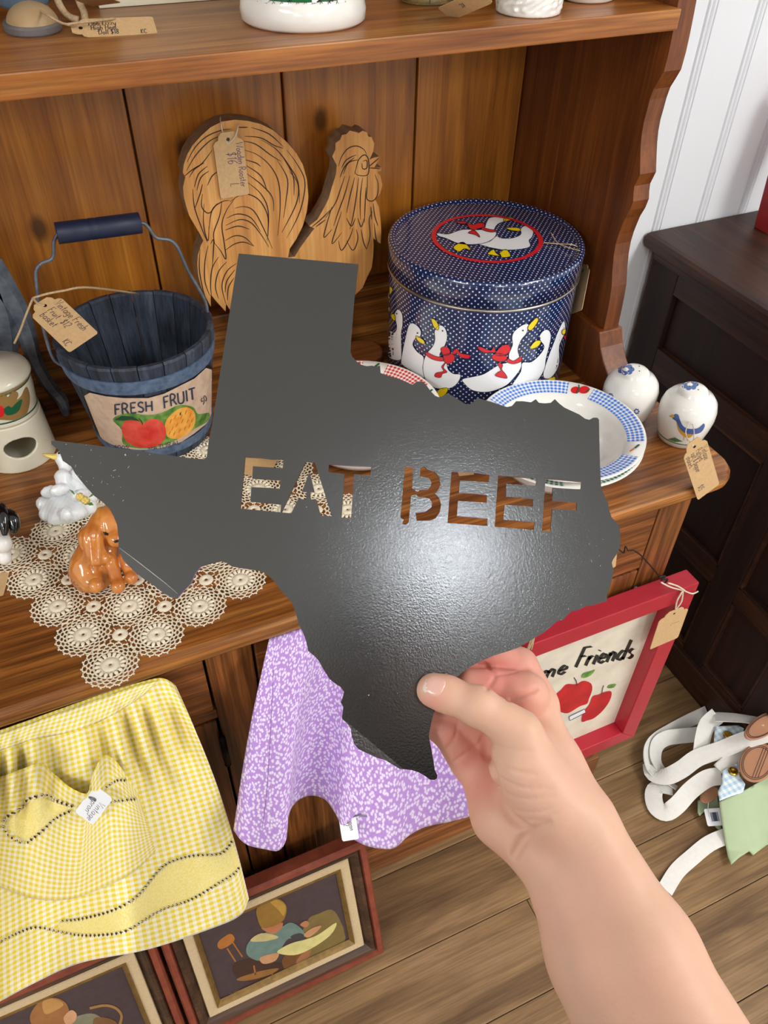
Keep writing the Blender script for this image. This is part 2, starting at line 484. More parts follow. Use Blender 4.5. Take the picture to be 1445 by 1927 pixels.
def wood(name, dark, mid, light, axis=0, rough=.38, coat=.15, stretch=14.0, scale=9.0, knots=False, fine=.55, ring=0.0):
    """grain runs along the given object axis; every board gets its own offset"""
    m, nt, b = _nt(name); _set(b, rough, 0, .45, coat, .18)
    tc = _n(nt, 'ShaderNodeTexCoord'); oi = _n(nt, 'ShaderNodeObjectInfo')
    off = _n(nt, 'ShaderNodeVectorMath', operation='MULTIPLY_ADD')
    cmb = _n(nt, 'ShaderNodeCombineXYZ')
    for i in range(3): nt.links.new(oi.outputs['Random'], cmb.inputs[i])
    nt.links.new(cmb.outputs[0], off.inputs[0]); off.inputs[1].default_value = (3.7, 5.3, 2.9); nt.links.new(tc.outputs['Object'], off.inputs[2])
    mp = _n(nt, 'ShaderNodeMapping'); sc = [stretch] * 3; sc[axis] = 1.0
    mp.inputs['Scale'].default_value = sc; nt.links.new(off.outputs[0], mp.inputs[0])
    n1 = _noise(nt, mp.outputs[0], scale * .32, 5, .6, .5)
    mp2 = _n(nt, 'ShaderNodeMapping'); sc2 = [90.0] * 3; sc2[axis] = 2.2
    mp2.inputs['Scale'].default_value = sc2; nt.links.new(off.outputs[0], mp2.inputs[0])
    n2 = _noise(nt, mp2.outputs[0], 3.0, 4, .65)
    nb = _noise(nt, off.outputs[0], 3.2, 3)
    base = _ramp(nt, n1.outputs[0], [(.30, dark), (.5, mid), (.72, light)])
    if ring > 0:
        w = _n(nt, 'ShaderNodeTexWave', wave_type='BANDS', bands_direction='DIAGONAL')
        w.inputs['Scale'].default_value = ring; w.inputs['Distortion'].default_value = 3.2; w.inputs['Detail'].default_value = 2; w.inputs['Detail Scale'].default_value = .6
        mp3 = _n(nt, 'ShaderNodeMapping'); s3 = [1.0] * 3; s3[axis] = .07
        mp3.inputs['Scale'].default_value = s3; nt.links.new(off.outputs[0], mp3.inputs[0]); nt.links.new(mp3.outputs[0], w.inputs['Vector'])
        wf = _ramp(nt, w.outputs[1], [(.45, (0, 0, 0, 1)), (.95, (1, 1, 1, 1))])
        base = _mix(nt, _math(nt, 'MULTIPLY', wf, .55), base, dark)
    g = _ramp(nt, n2.outputs[0], [(.38, (1 - fine, 1 - fine, 1 - fine, 1)), (.6, (1, 1, 1, 1))])
    c = _mix(nt, 1.0, base, g, 'MULTIPLY')
    bl = _ramp(nt, nb.outputs[0], [(.35, (.72, .68, .62, 1)), (.65, (1.08, 1.05, 1.0, 1))])
    c = _mix(nt, .8, c, bl, 'MULTIPLY')
    if knots:
        sx = _n(nt, 'ShaderNodeSeparateXYZ'); nt.links.new(off.outputs[0], sx.inputs[0])
        cx = _n(nt, 'ShaderNodeCombineXYZ'); nt.links.new(sx.outputs[0], cx.inputs[0]); nt.links.new(_math(nt, 'MULTIPLY', sx.outputs[2], .62), cx.inputs[1])
        nd = _noise(nt, off.outputs[0], 30, 2)
        vo = _n(nt, 'ShaderNodeTexVoronoi', voronoi_dimensions='2D'); vo.inputs['Scale'].default_value = 7.0; nt.links.new(cx.outputs[0], vo.inputs['Vector'])
        kd = _math(nt, 'ADD', vo.outputs['Distance'], _math(nt, 'MULTIPLY', nd.outputs[0], .03))
        kf = _ramp(nt, kd, [(.055, (1, 1, 1, 1)), (.11, (0, 0, 0, 1))])
        sc_ = _n(nt, 'ShaderNodeSeparateColor'); nt.links.new(vo.outputs['Color'], sc_.inputs[0])
        kf = _math(nt, 'MULTIPLY', kf, _math(nt, 'GREATER_THAN', sc_.outputs[0], .5))
        c = _mix(nt, _math(nt, 'MULTIPLY', kf, .85), c, tuple(q * .22 for q in dark[:3]) + (1,))
    nt.links.new(c, b.inputs['Base Color'])
    _bump(nt, b, n2.outputs[0], .22, .0006)
    return m
def gingham(name, colr, white, period, rough=.8, duty=.5, bump=.25, sheen=0.0):
    m, nt, b = _nt(name); _set(b, rough, 0, .25)
    uv = _n(nt, 'ShaderNodeUVMap'); sp = _n(nt, 'ShaderNodeSeparateXYZ'); nt.links.new(uv.outputs[0], sp.inputs[0])
    st = []
    for k in range(2):
        f = _math(nt, 'FRACT', _math(nt, 'DIVIDE', sp.outputs[k], period))
        st.append(_math(nt, 'LESS_THAN', f, duty))
    fac = _math(nt, 'MULTIPLY', _math(nt, 'ADD', st[0], st[1]), .5)
    half = tuple(.5 * (a + c) for a, c in zip(colr[:3], white[:3])) + (1,)
    c = _ramp(nt, fac, [(.0, white), (.5, half), (1.0, colr)])
    nt.links.new(c, b.inputs['Base Color'])
    if bump:
        n = _noise(nt, uv.outputs[0], 1400.0, 2); _bump(nt, b, n.outputs[0], bump, .0005)
    b.inputs['Sheen Weight'].default_value = sheen
    return m
def polka(name, ground, dot, period, rad, rough=.16):
    m, nt, b = _nt(name); _set(b, rough, 0, .5, .6, .06)
    uv = _n(nt, 'ShaderNodeUVMap')
    sc = _n(nt, 'ShaderNodeVectorMath', operation='SCALE'); sc.inputs['Scale'].default_value = 1.0 / period
    nt.links.new(uv.outputs[0], sc.inputs[0])
    ds = []
    for o in (0.0, 0.5):
        a = _n(nt, 'ShaderNodeVectorMath', operation='ADD'); a.inputs[1].default_value = (o, o, 0); nt.links.new(sc.outputs[0], a.inputs[0])
        f = _n(nt, 'ShaderNodeVectorMath', operation='FRACTION'); nt.links.new(a.outputs[0], f.inputs[0])
        s2 = _n(nt, 'ShaderNodeVectorMath', operation='SUBTRACT'); s2.inputs[1].default_value = (.5, .5, 0); nt.links.new(f.outputs[0], s2.inputs[0])
        L = _n(nt, 'ShaderNodeVectorMath', operation='LENGTH'); nt.links.new(s2.outputs[0], L.inputs[0]); ds.append(L.outputs['Value'])
    d = _math(nt, 'LESS_THAN', _math(nt, 'MINIMUM', ds[0], ds[1]), rad)
    nt.links.new(_mix(nt, d, ground, dot), b.inputs['Base Color'])
    return m
def petals(name, ground, ground2, white):
    m, nt, b = _nt(name); _set(b, .85, 0, .2); b.inputs['Sheen Weight'].default_value = .15
    uv = _n(nt, 'ShaderNodeUVMap')
    nw = _noise(nt, uv.outputs[0], 60, 2)
    wv = _n(nt, 'ShaderNodeVectorMath', operation='MULTIPLY_ADD'); nt.links.new(nw.outputs['Color'], wv.inputs[0])
    wv.inputs[1].default_value = (.006, .006, 0); nt.links.new(uv.outputs[0], wv.inputs[2])
    ds = []
    for ang, o in ((.6, 0.0), (-.7, .31)):
        mp = _n(nt, 'ShaderNodeMapping'); mp.inputs['Rotation'].default_value = (0, 0, ang); mp.inputs['Location'].default_value = (o, o, 0)
        mp.inputs['Scale'].default_value = (160, 98, 1); nt.links.new(wv.outputs[0], mp.inputs[0])
        vo = _n(nt, 'ShaderNodeTexVoronoi', voronoi_dimensions='2D'); vo.inputs['Scale'].default_value = 1.0; nt.links.new(mp.outputs[0], vo.inputs['Vector'])
        ds.append(vo.outputs['Distance'])
    d = _math(nt, 'MINIMUM', ds[0], ds[1])
    f = _ramp(nt, d, [(.16, (1, 1, 1, 1)), (.34, (0, 0, 0, 1))])
    n2 = _noise(nt, uv.outputs[0], 420, 3)
    g = _mix(nt, _ramp(nt, n2.outputs[0], [(.4, (0, 0, 0, 1)), (.62, (1, 1, 1, 1))]), ground, ground2)
    nt.links.new(_mix(nt, f, g, white), b.inputs['Base Color'])
    n3 = _noise(nt, uv.outputs[0], 1500, 2); _bump(nt, b, n3.outputs[0], .25, .0005)
    return m
def emitter(name, col, s):
    m, nt, b = _nt(name)
    b.inputs['Base Color'].default_value = (0.8, 0.8, 0.8, 1)
    b.inputs['Emission Color'].default_value = col; b.inputs['Emission Strength'].default_value = s
    return m

M = {}
# hutch woods: the countertop runs along X, back boards and side boards run along Z
HD, HM, HL = S(118, 66, 24), S(168, 104, 46), S(200, 138, 70)
M['pine_x'] = wood('stained pine, grain along x', HD, HM, HL, 0, ring=26.0)
M['pine_shelf'] = wood('stained pine shelf', S(132, 74, 28), S(170, 106, 48), S(198, 140, 72), 0, fine=.35)
M['pine_z'] = wood('stained pine, grain along z', S(138, 80, 20), S(176, 108, 32), S(202, 134, 50), 2, knots=True, fine=.25)
M['pine_y'] = wood('stained pine, grain along y', HD, HM, HL, 1)
M['side'] = wood('stained side board with shelf shade', S(86, 42, 15), S(114, 60, 23), S(140, 80, 33), 2, fine=.28)  # stain colour lowered to hold the shade under the shelf
M['face_z'] = wood('pine face frame upright', S(104, 58, 26), S(150, 90, 44), S(180, 116, 64), 2, ring=30.0)
M['face_x'] = wood('pine face frame rail', S(104, 58, 26), S(148, 88, 42), S(180, 114, 62), 0, ring=30.0)
M['dark_z'] = wood('dark walnut stain upright', S(26, 11, 7), S(40, 18, 11), S(56, 27, 16), 2, fine=.4, rough=.6, coat=0.0)
M['dark_x'] = wood('dark walnut stain', S(36, 18, 11), S(58, 31, 19), S(92, 54, 30), 1, fine=.4, rough=.5, coat=0.0)
M['floor'] = wood('oak floor plank', S(100, 74, 48), S(140, 110, 74), S(172, 140, 102), 0, rough=.45, coat=0.0, stretch=9, scale=7, fine=.3)
M['wall'] = plain('white painted beadboard', S(234, 237, 241), .38, bump=.05, bscale=120)
M['ceiling'] = plain('white ceiling', S(246, 246, 244), .9)
M['black_gap'] = plain('dark underfloor', S(40, 28, 20), .9)
M['sign'] = None
M['kraft'] = plain('kraft card', S(206, 170, 122), .85, var=.12, vscale=260, bump=.1, bscale=900)
M['ink'] = plain('grey brown ink', S(70, 60, 62), .7)
M['ink_purple'] = plain('violet ink', S(92, 66, 92), .7)
M['twine'] = plain('natural jute twine', S(198, 170, 132), .95, var=.3, vscale=500, bump=.4, bscale=1500)
M['string'] = plain('cream cotton string', S(214, 200, 178), .9, bump=.3, bscale=1500)
M['ceramic'] = plain('glossy white glaze', S(238, 236, 230), .12, coat=.5, var=.04, vscale=60)
M['cream'] = plain('cream glaze', S(226, 220, 198), .18, coat=.4, var=.04, vscale=50)
M['navy'] = plain('navy paint', S(18, 34, 76), .3)
M['black'] = plain('black paint', S(16, 16, 18), .35)
M['white'] = plain('white enamel', S(240, 242, 244), .2, coat=.4)
M['red'] = plain('red enamel', S(214, 32, 40), .3, coat=.3)
M['yellow'] = plain('yellow enamel', S(240, 212, 20), .3, coat=.3)
M['green'] = plain('green enamel', S(20, 92, 58), .35)
M['gold_steel'] = plain('bare tin rim', S(168, 160, 148), .3, metal=.9)
M['brass'] = plain('brass', S(196, 160, 70), .25, metal=1.0)
M['steel'] = plain('dull steel', S(128, 130, 134), .42, metal=.9, var=.3, vscale=60)
M['galv'] = plain('galvanised steel', S(122, 130, 140), .5, metal=.55, col2=S(82, 90, 104), vscale=55, bump=.1, bscale=200)
M['iron'] = plain('blackened iron', S(38, 30, 26), .5, metal=.6)
# ------------------------------------------------------------------ the room
flo = struct(MB().box(-1.6, 2.4, -1.2, 1.14, -0.03, -0.006).build('floor', M['black_gap']))
pw = 0.142
k = 0
y = 1.12
while y > -1.1:
    x = -1.6 + (k * 0.53) % 1.2 - 0.6
    while x < 2.4:
        x1 = min(x + 1.22, 2.4); xa = max(x, -1.6)
        if x1 - xa > .05:
            p = MB().box(xa + .0006, x1 - .0006, y - pw + .0006, y - .0006, -.006, 0.0).build('plank', M['floor'], None, bevel=.0012)
            p.parent = flo
        x += 1.22
    y -= pw; k += 1

WY = 1.122
wal = struct(MB().box(-1.6, 2.4, WY + .012, WY + .05, 0, CEIL).build('wall_back', M['wall']))
# one beadboard plank: flat face, two rolled beads at its edge
bw = 0.1035
prof = [(0, .006), (.002, .0), (bw - .0195, .0), (bw - .018, .0045)]
for c in (bw - .0135, bw - .0045):
    prof += [(c + .0045 * math.cos(a), .0045 - .0065 * math.sin(a)) for a in np.linspace(math.pi, 0, 7)][:-1] + [(c + .0045, .0045)]
mb = MB()
mb.add([(q[0], q[1], z) for z in (0, CEIL) for q in prof] , [(i, i + 1, len(prof) + i + 1, len(prof) + i) for i in range(len(prof) - 1)])
mb.add([(0, .006, 0), (bw, .0045, 0), (bw, .0045, CEIL), (0, .006, CEIL), (0, .0125, 0), (bw, .0125, 0), (bw, .0125, CEIL), (0, .0125, CEIL)], [(4, 5, 6, 7), (0, 4, 7, 3), (1, 2, 6, 5)])
b0 = mb.build('board', M['wall'], None, smooth=False)
b0.parent = wal; b0.location = (1.068 - bw * 7 + .01, WY, 0)
for i in range(1, 20):
    c = b0.copy(); COL.objects.link(c); c.parent = wal; c.location = (b0.location.x + bw * i, WY, 0)
struct(MB().box(-3.2, 3.6, -4.0, 1.2, CEIL, CEIL + .05).build('ceiling', M['ceiling']))
lampm = emitter('lit downlight', (.86, .93, 1.0, 1), DOWNLIGHT); panm = emitter('lit panel', (1.0, .98, .95, 1), PANEL)
lx, ly = -.07, -.66
t = thing('ceiling_light', 'small round recessed downlight above the photographer', 'light', (lx, ly, CEIL - .012))
MB().lathe([(.056, .012), (.072, .010), (.072, .0), (.058, -.002), (.055, .008)], (lx, ly, CEIL - .012), 40).build('trim_ring', M['white'], t, smooth=True)
MB().lathe([(.0, .002), (.055, .002), (.055, .010), (.0, .010)], (lx, ly, CEIL - .012), 40).build('diffuser', lampm, t)
dn = ['right of the photographer', 'left of the photographer', 'behind on the right', 'behind on the left', 'straight behind the photographer']
for (lx, ly), w in zip(PANELS, dn):
    t = thing('ceiling_panel', 'rectangular ceiling light panel ' + w, 'light', (lx, ly, CEIL - .03), 'ceiling light panels')
    m = MB()
    for q in ((lx - .32, lx + .32, ly - .62, ly - .60), (lx - .32, lx + .32, ly + .60, ly + .62), (lx - .32, lx - .30, ly - .60, ly + .60), (lx + .30, lx + .32, ly - .60, ly + .60)): m.box(*q, CEIL - .03, CEIL)
    m.build('panel_frame', M['white'], t)
    MB().box(lx - .30, lx + .30, ly - .60, ly + .60, CEIL - .024, CEIL - .018).build('diffuser', panm, t)

# ------------------------------------------------------------------ the hutch
CT = 0.815          # countertop height
hut = thing('hutch', 'stained pine hutch with scalloped side, shelf and lower cabinet', 'hutch', (0.08, .82, 0))
# countertop with a rounded front corner and eased edge
def counter_poly(inset):
    x0, x1, y0, y1 = -.62 + inset, .778 - inset, .545 + inset, 1.09
    r = .035
    pts = [(x0, y1), (x0, y0)]
    pts += [(x1 - r + r * math.cos(a), y0 + r + r * math.sin(a)) for a in np.linspace(-math.pi / 2, 0, 8)]
    pts += [(x1, y1)]
    return pts
m = MB(); prev = None
rows = [(.004, -.026), (.0, -.020), (-.001, -.012), (.0, -.006), (.003, -.0012), (.006, 0.0)]
polys = [[(x, y, CT + dz) for x, y in counter_poly(i)] for i, dz in rows]
n = len(polys[0])
m.add([q for p in polys for q in p], [(r * n + i, r * n + (i + 1) % n, (r + 1) * n + (i + 1) % n, (r + 1) * n + i) for r in range(len(rows) - 1) for i in range(n)] + [tuple(range(n))[::-1], tuple((len(rows) - 1) * n + i for i in range(n))])
m.build('countertop', M['pine_x'], hut)
# back boards (tongue and groove), shadow gap between
BY = 1.085
seams = [-.60, -.44, -.25, -.052, .144, .344, .538, .712]
for a, b in zip(seams[:-1], seams[1:]):
    MB().box(a + .0015, b - .0015, BY, BY + .014, .80, 1.86).build('back_board', M['pine_z'], hut, bevel=.002)
MB().box(-.60, .712, BY + .014, BY + .018, .80, 1.86).build('back_batten', M['side'], hut)
MB().box(-.60, .70, 1.053, BY, CT, .904).build('back_rail', M['pine_x'], hut, bevel=.003)
# right side: three glued boards, the front one scalloped
silh = [(635, 0), (618, 90), (600, 180), (580, 270), (555, 360), (525, 410), (500, 450), (480, 505), (465, 560), (448, 620), (437, 680), (431, 740), (428, 800), (425, 890), (408, 925), (395, 950), (390, 990), (388, 1030), (370, 1075), (345, 1115), (330, 1150), (310, 1200), (295, 1250), (284, 1310), (277, 1380), (272, 1470), (262, 1530), (250, 1590), (228, 1690)]
front = []
for x, y in silh:
    q = onx(1080 + x / 2.753, y / 2.753, .737); front.append((q[1], q[2]))
front = [(.80, 1.86), (.80, 1.45), (.80, 1.34)] + front
front = [(y, z) for y, z in front if z > .905] + [(front[-1][0], .906)]
def side_board(poly, x0, x1, name='side_board'):
    mm = MB(); mm.prism(poly, lambda p: (x0, p[0], p[1]), lambda p: (x1, p[0], p[1]))
    return mm.build(name, M['side'], hut, bevel=.0015)
for x0, x1 in ((.712, .737), (-.625, -.60)):
    side_board(front + [(.876, .906), (.876, 1.86)], x0, x1)
    for a, b in ((.8765, .975), (.9755, BY + .018)):
        side_board([(a, .906), (b, .906), (b, 1.86), (a, 1.86)], x0, x1)
# foot block under each side, flaring forward
ft = [(1.085, .906), (.795, .906), (.792, .898), (.786, .885), (.772, .868), (.752, .850), (.735, .835), (.724, .822), (.720, CT), (1.085, CT)]
for x0, x1 in ((.702, .742), (-.63, -.59)):
    mm = MB(); mm.prism(ft, lambda p: (x0, p[0], p[1]), lambda p: (x1, p[0], p[1]))
    mm.build('side_foot', M['side'], hut, bevel=.002)
MB().box(-.60, .712, .792, BY, 1.2855, 1.3065).build('shelf', M['pine_shelf'], hut, bevel=.0016)
MB().box(-.64, .752, .78, BY + .018, 1.86, 1.882).build('top_board', M['pine_x'], hut, bevel=.003)
# lower cabinet
FY = .572
XL, XR = -.585, .735
MB().box(XR - .02, XR, FY + .02, 1.08, 0, .789).build('cabinet_side', M['face_z'], hut)
MB().box(XL, XL + .02, FY + .02, 1.08, 0, .789).build('cabinet_side', M['face_z'], hut)
MB().box(XL + .02, XR - .02, 1.06, 1.08, 0, .789).build('cabinet_back', M['face_z'], hut)
MB().box(XL + .02, XR - .02, FY + .02, 1.06, .07, .085).build('cabinet_floor', M['face_x'], hut)
for a, b in ((XL, XL + .055), (.046, .10), (.680, XR)):
    MB().box(a, b, FY, FY + .02, 0, .789).build('stile', M['face_z'], hut, bevel=.0015)
for a, b in ((XL + .055, .046), (.10, .680)):
    MB().box(a, b, FY + .001, FY + .02, .766, .789).build('rail', M['face_x'], hut, bevel=.001)
    MB().box(a, b, FY + .001, FY + .02, .640, .656).build('rail', M['face_x'], hut, bevel=.001)
    MB().box(a, b, FY + .001, FY + .02, .0, .088).build('rail', M['face_x'], hut, bevel=.001)
MB().box(XL - .008, XR + .008, FY - .006, FY + .004, .0, .070).build('plinth', M['face_x'], hut, bevel=.003)
MB().box(XL + .055, .680, FY - .010, FY + .0, .777, .7895).build('cove_moulding', M['face_x'], hut, bevel=.003)
def drawer(a, b, c):
    d = MB().box(a + .003, b - .003, FY - .001, FY + .019, .660, .762).build('drawer', M['face_x'], hut, bevel=.002)
    MB().lathe([(0, 0), (.012, .0), (.010, .006), (.008, .012), (.016, .020), (.017, .026), (.011, .031), (.0, .032)], (0, 0, 0), 20).build('knob', M['side'], d, smooth=True)
    kn = d.children[0]
    for v in kn.data.vertices:
        x, yy, z = v.co + Vector(BASE[kn.name]); v.co = Vector((c + x, FY - .001 - z, .712 + yy)) - Vector(BASE[kn.name])
drawer(XL + .055, .046, -.46); drawer(.10, .680, .39)
def door(a, b, hinge_x):
    z0, z1, w = .092, .637, .052
    dn_ = MB().box(a + w - .004, b - w + .004, FY + .006, FY + .014, z0 + w - .004, z1 - w + .004).build('door', M['face_z'], hut)
    MB().box(a, a + w, FY - .001, FY + .019, z0, z1).build('door_stile', M['face_z'], dn_, bevel=.0015)
    MB().box(b - w, b, FY - .001, FY + .019, z0, z1).build('door_stile', M['face_z'], dn_, bevel=.0015)
    MB().box(a + w, b - w, FY, FY + .018, z0, z0 + w).build('door_rail', M['face_x'], dn_, bevel=.0015)
    MB().box(a + w, b - w, FY, FY + .018, z1 - w, z1).build('door_rail', M['face_x'], dn_, bevel=.0015)
    for zz in (.572, .17):
        h = MB()
        h.tube([(hinge_x, FY - .006, zz - .028), (hinge_x, FY - .006, zz + .028)], .0042, 10)
        for e in (-.031, .031): h.lathe([(0, -.004), (.003, -.003), (.0045, 0), (.003, .003), (0, .004)], (hinge_x, FY - .006, zz + e), 10)
        h.build('hinge', M['steel'] if hinge_x > .3 else M['iron'], dn_, smooth=True)
door(XL + .058, -.245, XL + .054); door(-.241, .043, .0445); door(.103, .388, .1015); door(.392, .677, .6785)

# ------------------------------------------------------------------ dark cabinet on the right
cab = thing('dark_cabinet', 'dark brown panelled wooden cabinet beside the hutch', 'cabinet', (1.4, .75, 0))
CX = 1.064; CY0, CY1 = .47, 1.10
m = MB()
rows = [(.012, .832), (.004, .838), (.0, .846), (.0, .856), (.004, .862), (.012, .864)]
polys = [[(CX - .022 + i, CY0 - .02 + i, z), (1.80, CY0 - .02 + i, z), (1.80, CY1 + .016, z), (CX - .022 + i, CY1 + .016, z)] for i, z in rows]
m.add([q for p in polys for q in p], [(r * 4 + i, r * 4 + (i + 1) % 4, (r + 1) * 4 + (i + 1) % 4, (r + 1) * 4 + i) for r in range(5) for i in range(4)] + [(3, 2, 1, 0), (20, 21, 22, 23)])
m.build('cabinet_top', M['dark_x'], cab)
MB().box(CX - .008, 1.79, CY0 - .008, CY1, .818, .833).build('cabinet_moulding', M['dark_x'], cab, bevel=.005)
MB().box(CX + .012, 1.78, CY0 + .01, CY1, .0, .82).build('cabinet_body', M['dark_z'], cab)
for a, b in ((CY0, CY0 + .06), (.655, .713), (1.03, CY1)):
    MB().box(CX, CX + .014, a, b, .0, .82).build('stile', M['dark_z'], cab, bevel=.002)
for y0, y1 in ((CY0 + .06, .655), (.713, 1.03)):
    for z0, z1 in ((.0, .085), (.295, .335), (.606, .66), (.775, .82)):
        MB().box(CX, CX + .014, y0, y1, z0, z1).build('rail', M['dark_x'], cab, bevel=.002)
    for z0, z1 in ((.085, .295), (.335, .606)):
        w = .007
        for q in ((y0, y1, z0, z0 + w), (y0, y1, z1 - w, z1), (y0, y0 + w, z0, z1), (y1 - w, y1, z0, z1)):
            MB().box(CX + .001, CX + .012, *q).build('panel_bead', M['dark_x'], cab, bevel=.002)
MB().box(CX - .012, 1.79, CY0 - .012, CY1, .0, .075).build('plinth', M['dark_x'], cab, bevel=.004)
# red painted piece standing on the dark cabinet
M['barn_red'] = plain('barn red paint', S(150, 30, 30), .5, var=.2)
p = onz(1437, 438, .866)
m = MB(); m.prism([(0, 0), (.03, 0), (.075, .26), (.0, .26), (-.012, .12)], lambda q: (p[0] + q[0] + .004, p[1] - .01, .864 + q[1]), lambda q: (p[0] + q[0] + .004, p[1] + .03, .864 + q[1]))
tag(m.build('red_ornament', M['barn_red'], None, bevel=.002, base=(p[0] + .015, p[1], .864)), 'barn red painted wooden piece standing on the dark cabinet', 'ornament')
# ------------------------------------------------------------------ the Texas sign
TILT = math.radians(8.0)
s_rt = np.array([1, .085, 0.0]); s_rt /= np.linalg.norm(s_rt)
s_up = np.array([s_rt[1], -s_rt[0], 0]) * math.cos(TILT) + np.array([0, 0, 1.0]) * math.sin(TILT)
s_n = np.cross(s_rt, s_up)
if s_n[2] > 0: s_n = -s_n
def camv(x, y): return np.array([(x - 722.5) / FPX, (y - 963.5) / FPX, 1.0])
s_P0 = camv(830, 1290) * .47
def sdep(x, y):
    v = camv(x, y); return (s_P0 @ s_n) / (v @ s_n)
def s_uv(x, y):
    q = camv(x, y) * sdep(x, y) - s_P0; return (q @ s_rt, q @ s_up)
def c2w(q): return RM.T @ np.asarray(q) + CAM
OUT = [(449,477),(560,487),(674,497),(667,560),(660,640),(659,662),(663,672),(672,681),(681,687),(690,689),(700,688),(707,690),(715,688),(716,702),(730,707),(748,712),(763,718),(776,724),(784,718),(795,718),(803,726),(810,736),(819,745),(827,748),(834,745),(842,740),(853,746),(864,753),(875,760),(883,761),(890,757),(898,749),(909,752),(924,756),(939,761),(954,766),(963,764),(971,755),(984,755),(999,757),(1008,751),(1014,758),(1025,759),(1036,758),(1044,751),(1053,760),(1062,767),(1077,774),(1090,780),(1101,788),(1109,790),(1116,786),(1124,786),(1127,790),
 (1128,840),(1129,875),(1131,918),(1138,934),(1144,946),(1146,960),(1151,974),(1159,982),(1165,991),(1167,1005),(1167,1019),(1166,1031),(1161,1042),(1154,1052),(1151,1059),(1153,1067),(1155,1072),(1152,1087),(1147,1106),(1142,1120),(1142,1131),(1131,1134),(1116,1139),(1102,1141),(1088,1148),(1074,1151),(1067,1158),(1060,1166),(1048,1169),(1036,1180),(1022,1191),(1008,1199),(992,1209),(975,1219),(954,1226),(931,1233),(909,1242),(884,1255),(862,1272),(842,1294),(826,1320),(815,1345),(808,1377),
 (807,1386),(812,1411),(816,1434),(818,1449),(823,1459),(822,1465),(817,1468),(809,1467),(799,1460),(789,1454),(774,1449),(752,1447),(739,1439),(724,1430),(709,1426),(692,1418),(675,1410),(667,1401),(662,1387),(660,1372),(655,1364),(648,1357),(643,1352),(645,1339),(646,1330),(641,1322),(645,1312),(647,1302),(641,1293),(630,1286),(620,1278),(610,1262),(600,1244),(592,1235),(580,1225),(576,1207),(570,1190),(562,1175),(557,1155),(550,1135),(544,1128),
 (530,1113),(516,1094),(502,1080),(488,1074),(461,1070),(436,1066),(426,1059),(416,1056),(398,1060),(378,1066),(367,1079),(359,1098),(346,1111),(334,1125),(324,1125),(308,1117),(291,1103),(267,1087),(250,1073),(232,1054),(223,1035),(223,1011),(220,987),(213,970),(205,956),(192,944),(177,933),(160,914),(142,892),(134,878),(118,867),(111,848),(97,836),(96,830),(102,829),(180,838),(364,863),(384,864),(389,860),(393,828),(399,800)]
def c5(l): return [(440 + x / 4.25, 840 + y / 4.25) for x, y in l]
def c6(l): return [(740 + x / 3.905, 860 + y / 3.905) for x, y in l]
HOLES = [c5([(90,85),(200,90),(300,102),(400,100),(390,175),(152,158),(147,255),(260,262),(372,270),(368,338),(140,325),(132,440),(378,463),(372,527),(52,498)]),
 c5([(575,120),(612,124),(648,128),(782,558),(695,555),(662,430),(612,422),(612,362),(645,365),(605,205),(545,360),(582,362),(577,425),(515,420),(460,535),(382,528)]),
 c5([(760,140),(870,150),(980,156),(1098,160),(1092,232),(962,222),(937,572),(860,570),(885,222),(755,205)]),
 c6([(85,70),(145,72),(138,228),(165,250),(180,255),(200,238),(255,236),(275,215),(280,185),(265,160),(235,148),(195,140),(200,88),(225,68),(245,85),(300,105),(340,150),(348,200),(330,240),(305,270),(340,305),(352,350),(340,410),(310,450),(270,468),(170,468),(165,410),(240,400),(280,370),(285,340),(270,310),(230,298),(185,295),(165,275),(130,285),(115,480),(85,498),(65,490),(75,460),(52,445)]),
 c6([(428,105),(570,108),(710,128),(702,185),(490,172),(482,262),(590,266),(690,278),(685,336),(476,322),(468,432),(693,452),(690,507),(398,485)]),
 c6([(770,135),(900,145),(1055,155),(1048,212),(830,198),(828,292),(930,296),(1030,308),(1025,365),(818,350),(810,460),(1040,480),(1035,537),(745,512)]),
 c6([(1118,158),(1250,170),(1385,182),(1380,238),(1172,226),(1170,318),(1350,335),(1348,392),(1168,380),(1157,548),(1092,545)])]
def sign_material():
    m, nt, b = _nt('black satin paint, scuffed'); _set(b, .185, 0, 1.0); b.inputs['IOR'].default_value = 1.7
    tc = _n(nt, 'ShaderNodeTexCoord')
    vo = _n(nt, 'ShaderNodeTexVoronoi'); vo.inputs['Scale'].default_value = 90; nt.links.new(tc.outputs['Object'], vo.inputs['Vector'])
    dens = _noise(nt, tc.outputs['Object'], 14, 3)
    thr = _math(nt, 'MULTIPLY', _math(nt, 'SUBTRACT', dens.outputs[0], .42, True), .28)
    fl = _math(nt, 'LESS_THAN', vo.outputs['Distance'], thr)
    nz = _noise(nt, tc.outputs['Object'], 900, 2)
    fl = _math(nt, 'MULTIPLY', fl, _math(nt, 'GREATER_THAN', nz.outputs[0], .55))
    base = _mix(nt, _ramp(nt, dens.outputs[0], [(.3, (0, 0, 0, 1)), (.7, (1, 1, 1, 1))]), S(9, 12, 11), S(14, 18, 17))
    nt.links.new(_mix(nt, fl, base, S(176, 180, 182)), b.inputs['Base Color'])
    n2 = _noise(nt, tc.outputs['Object'], 760, 3, .6); _bump(nt, b, n2.outputs[0], .2, .0004)
    return m
M['sign'] = sign_material()
loops2 = [[s_uv(*p) for p in OUT]] + [[s_uv(*p) for p in h] for h in HOLES]
bm = bmesh.new(); allv = []
for lp in loops2:
    for p in lp: allv.append(bm.verts.new((p[0], p[1], 0)))
for t in tessellate_polygon([[Vector((p[0], p[1], 0)) for p in lp] for lp in loops2]):
    try: bm.faces.new([allv[i] for i in t])
    except ValueError: pass
